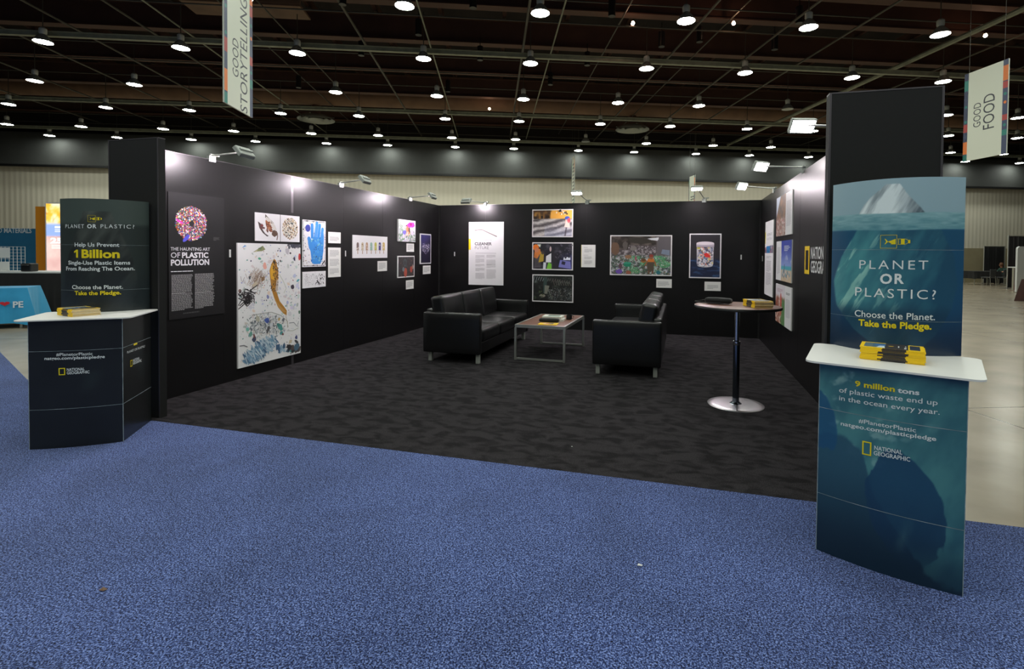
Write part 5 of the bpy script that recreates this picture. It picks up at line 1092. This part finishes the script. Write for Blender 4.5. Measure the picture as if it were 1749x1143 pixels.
rack(-10.28, 12.0, .99, .62, .52, 'white wire rack holding pale sheets on the skirted table', [(-.3, .28, .02, .5), (-.3, .02, .0, .2)])
def blackbox(x, y, z, w, d, h, label):
    o = hobj('equipment_case', x, y, z, label, 'case', 'black cases on the stands across the hall'); MB().rbox((0, 0, h / 2), (w, d, h), .02).build('shell', M['black'], o); MB().tube([(-.07, -d / 2 - .005, h * .8), (-.06, -d / 2 - .03, h * .8), (.06, -d / 2 - .03, h * .8), (.07, -d / 2 - .005, h * .8)], .008, 6).build('handle', M['grey'], o)
blackbox(-9.8, 11.9, .99, .2, .2, .17, 'black case on the white topped table beside the wire rack')
blackbox(-9.72, 10.7, .741, .3, .3, .5, 'black case standing on the blue cloth at the frame edge')
# ---------------------------------------------------------------- across the hall, on the right
def drape(x0, x1, Yh, zt, label):
    o = hobj('drape_curtain', (x0 + x1) / 2, Yh, FZ, label, 'curtain', 'black drapes on poles'); w = (x1 - x0) / 2; n = 60
    V = []; F = []
    for i in range(n + 1):
        x = -w + 2 * w * i / n; y = .04 * math.sin(i * 1.3) + .015 * math.sin(i * 3.1)
        V += [(x, y, .03), (x, y * .6, zt), (x, y + .012, .03), (x, y * .6 + .012, zt)]
    for i in range(n): a = 4 * i; F += [(a, a + 4, a + 5, a + 1), (a + 2, a + 3, a + 7, a + 6), (a + 1, a + 5, a + 7, a + 3)]
    MB().add(V, F, 0, True).build('cloth', M['cloth_black'], o); MB().tube([(-w - .03, .01, zt + .02), (w + .03, .01, zt + .02)], .02, 8).build('rail', M['silver'], o)
    for s_ in (-1, 1): MB().tube([(s_ * (w + .04), .01, .01), (s_ * (w + .04), .01, zt + .06)], .025, 8).build('pole', M['silver'], o); MB().box(s_ * (w + .04) - .2, s_ * (w + .04) + .2, -.2, .2, 0, .012).build('base_plate', M['grey'], o)
a, b_ = on_hall(1682.5, 421, 26.6), on_hall(1716, 421, 26.6); drape(a.x, b_.x, 26.6, a.z, 'black drape on poles behind the seated person')
a = on_hall(1724, 403.5, 22.5); drape(a.x, a.x + 3, 22.5, a.z, 'taller black drape beside the white rounded panel')
a = on_hall(1738.5, 421, 19.8); o = hobj('partition', a.x + .8, 19.8, FZ, 'white rounded panel at the frame edge behind the brown clothed table', 'panel')
r = .12; H = a.z - FZ; pts = [(-.8, .02), (.8, .02)] + [(.8 - r + r * math.cos(t), H - r + r * math.sin(t)) for t in np.linspace(0, 1.57, 8)] + [(-.8 + r + r * math.cos(t), H - r + r * math.sin(t)) for t in np.linspace(1.57, 3.14, 8)]
MB().add([(x, 0, z) for x, z in pts] + [(x, .08, z) for x, z in pts], [list(range(18)), list(range(18, 36))[::-1]] + [[i, i + 18, (i + 1) % 18 + 18, (i + 1) % 18] for i in range(18)]).build('board', M['white'], o); MB().box(-.6, .6, -.2, .3, 0, .02).build('foot', M['grey'], o)
a = on_hall(1721, 500, 20.6); rc = MB().box(.0, 3.5, -.4, .9, 0, .01).build('floor_red_carpet', M['red']); rc.location = hall(on_hall(1722, 497, 21.1).x, 20.2, FZ); rc.rotation_euler = (0, 0, TH); tag(rc, 'small red carpet under the high white table', kind='structure')
a = on_hall(1723, 456, 20.9); o = hobj('high_table', a.x + .55, 20.9, -.002, 'high white table with straight legs on the red carpet', 'table')
MB().rbox((0, 0, a.z - .02), (.7, .5, .045), .01).build('top', M['white'], o)
for x in (-.3, .0): MB().box(x - .035, x + .035, -.04, .04, .02, a.z - .03).build('leg', M['silver'], o)
MB().box(-.34, .3, -.2, .2, 0, .02).build('foot', M['silver'], o)
a = on_hall(1735, 518, 15.3); o = hobj('table', a.x + 1.75, 15.3, FZ, 'table under a dark brown cloth at the frame edge', 'table'); trestle(o, -.85, .85, 0, .6, .74)
tc = skirt(MB(), -.87, .87, -.02, .62, .75, .02, 90, .02, .08, .1).build('tablecloth', M['brown_cloth']); tc.location = o.location; tc.rotation_euler = (0, 0, TH); tag(tc, 'dark brown tablecloth flaring to the concrete floor', 'tablecloth')
t0 = None
for x, y, lb_ in ((26.4, 25.5, 'low table under a black cloth that the seated person leans on'), (25.6, 27.1, 'low table under a black cloth close to the ribbed wall')):
    if t0 is None:
        t0 = o = hobj('table', x, y, FZ, lb_, 'table', 'black clothed tables by the far wall'); trestle(o, -.8, .8, -.35, .35, .72); skirt(MB(), -.82, .82, -.37, .37, .735, .34, 60, .02, .02, .05).build('cloth', M['cloth_black'], o)
    else: o = dup(t0, hall(x, y, FZ)); o['label'] = lb_
ch0 = None
for k, (x, y, a) in enumerate(((25.75, 24.5, .2), (26.55, 24.4, -.1), (27.3, 24.45, .15), (27.85, 25.5, 1.57))):
    lb_ = 'dark grey stacking chair ' + ['at the near corner of the black clothed table', 'with its back to the aisle, middle of the black clothed table', 'in front of the black drape pole', 'under the seated person'][k]
    if ch0 is None:
        ch0 = o = hobj('stacking_chair', x, y, FZ, lb_, 'chair', 'dark chairs by the far wall', a)
        MB().rbox((0, 0, .44), (.46, .44, .04), .015).build('seat', M['grey'], o); MB().rbox((0, -.22, .68), (.46, .035, .36), .015, (0, .01, 0)).build('backrest', M['grey'], o)
        for sx in (-.2, .2):
            MB().tube([(sx, .19, 0), (sx, .18, .43)], .012, 6).build('leg', M['silver'], o); MB().tube([(sx, -.24, 0), (sx, -.21, .44), (sx, -.225, .8)], .012, 6).build('leg', M['silver'], o)
    else: o = dup(ch0, hall(x, y, FZ), TH + a); o['label'] = lb_
# the seated person, leaning over the table
def person(loc, rz):
    V = []; E = []; Rr = []
    def ch(pts, root=None):
        prev = root
        for p, r in pts:
            V.append(p); Rr.append(r); i = len(V) - 1
            if prev is not None: E.append((prev, i))
            prev = i
        return prev
    pel = ch([((0, 0, .52), .15)]); wst = ch([((0, .03, .68), .14), ((0, .1, .86), .15)], pel); nk = ch([((0, .16, 1.0), .06), ((0, .2, 1.08), .055)], wst); ch([((0, .23, 1.16), .085), ((0, .24, 1.25), .08)], nk)
    for s_ in (-1, 1):
        h_ = ch([((s_ * .17, .13, .95), .07), ((s_ * .24, .22, .78), .05), ((s_ * .12, .42, .775), .038), ((s_ * .08, .48, .775), .034)], wst)
        for f_ in range(4): ch([((s_ * (.1 - .018 * f_), .525, .775), .009), ((s_ * (.1 - .018 * f_), .555 - .004 * abs(f_ - 1.5), .765), .008)], h_)
        ch([((s_ * .05, .49, .785), .01), ((s_ * .035, .52, .78), .009)], h_)
        ch([((s_ * .1, .1, .5), .09), ((s_ * .12, .42, .48), .06), ((s_ * .12, .43, .25), .05), ((s_ * .12, .4, .08), .04), ((s_ * .12, .5, .05), .04)], pel)
    me = bpy.data.meshes.new('body'); me.from_pydata(V, E, []); o = bpy.data.objects.new('tmp', me); COL.objects.link(o)
    m = o.modifiers.new('s', 'SKIN'); o.modifiers.new('u', 'SUBSURF').levels = 1
    if not me.skin_vertices: me.attributes.new('skin', 'FLOAT', 'POINT')
    bm = bmesh.new(); bm.from_mesh(me); sl = bm.verts.layers.skin.verify(); bm.verts.ensure_lookup_table()
    for i, v in enumerate(bm.verts): v[sl].radius = (Rr[i], Rr[i]); v[sl].use_root = (i == 0)
    bm.to_mesh(me); bm.free()
    ev = bpy.data.meshes.new_from_object(o.evaluated_get(bpy.context.evaluated_depsgraph_get())); bpy.data.objects.remove(o)
    for q in ('skin', 'shirt', 'trousers'): ev.materials.append(PM[q])
    for p in ev.polygons:
        c_ = p.center; p.use_smooth = True
        p.material_index = 2 if c_.z < .6 else (0 if c_.z > 1.03 or (c_.y > .3 and c_.z < .85) else 1)
    b = link(bpy.data.objects.new('person', ev)); b.location = loc; b.rotation_euler = (0, 0, rz)
    MB().lathe([(0, .135), (.06, .12), (.098, .06), (.1, .0), (.092, -.07), (.07, -.1)], 20).build('hair', PM['hair'], b).location = (0, .205, 1.21)
    for s_ in (-1, 1): MB().lathe([(0, .012), (.01, .006), (.012, 0), (.01, -.006), (0, -.012)], 8).build('eye', M['black'], b).location = (s_ * .032, .318, 1.2)
    MB().rbox((0, .33, 1.175), (.024, .03, .045), .01).build('nose', PM['skin'], b)
    return tag(b, 'person with brown hair seated leaning on a black clothed table', 'person')
PM = {'skin': pm('skin', (206, 150, 120), .5), 'shirt': pm('green_shirt', (40, 70, 62), .8), 'trousers': pm('dark_trousers', (30, 30, 36), .8), 'hair': pm('brown_hair', (104, 68, 44), .6)}
person(hall(27.75, 25.5, FZ), TH + 1.57).scale = (.9, .9, .9)

for px, py, m_, sc, lb_ in ((1093, 966, 'white', .012, 'tiny white paper scrap lying on the blue carpet'), (176, 1008, 'duct', .016, 'tiny tan scrap lying on the blue carpet'), (977, 763, 'white', .006, 'tiny white fleck lying on the black carpet')):
    o = MB().add([(-1, -.4, .05), (.9, -.6, .3), (1, .5, .1), (-.7, .6, .4), (0, 0, .5)], [(0, 1, 4), (1, 2, 4), (2, 3, 4), (3, 0, 4), (0, 3, 2, 1)]).build('paper_scrap', M[m_]); o.scale = (sc, sc, sc); o.location = on_floor(px, py); tag(o, lb_, 'scrap')
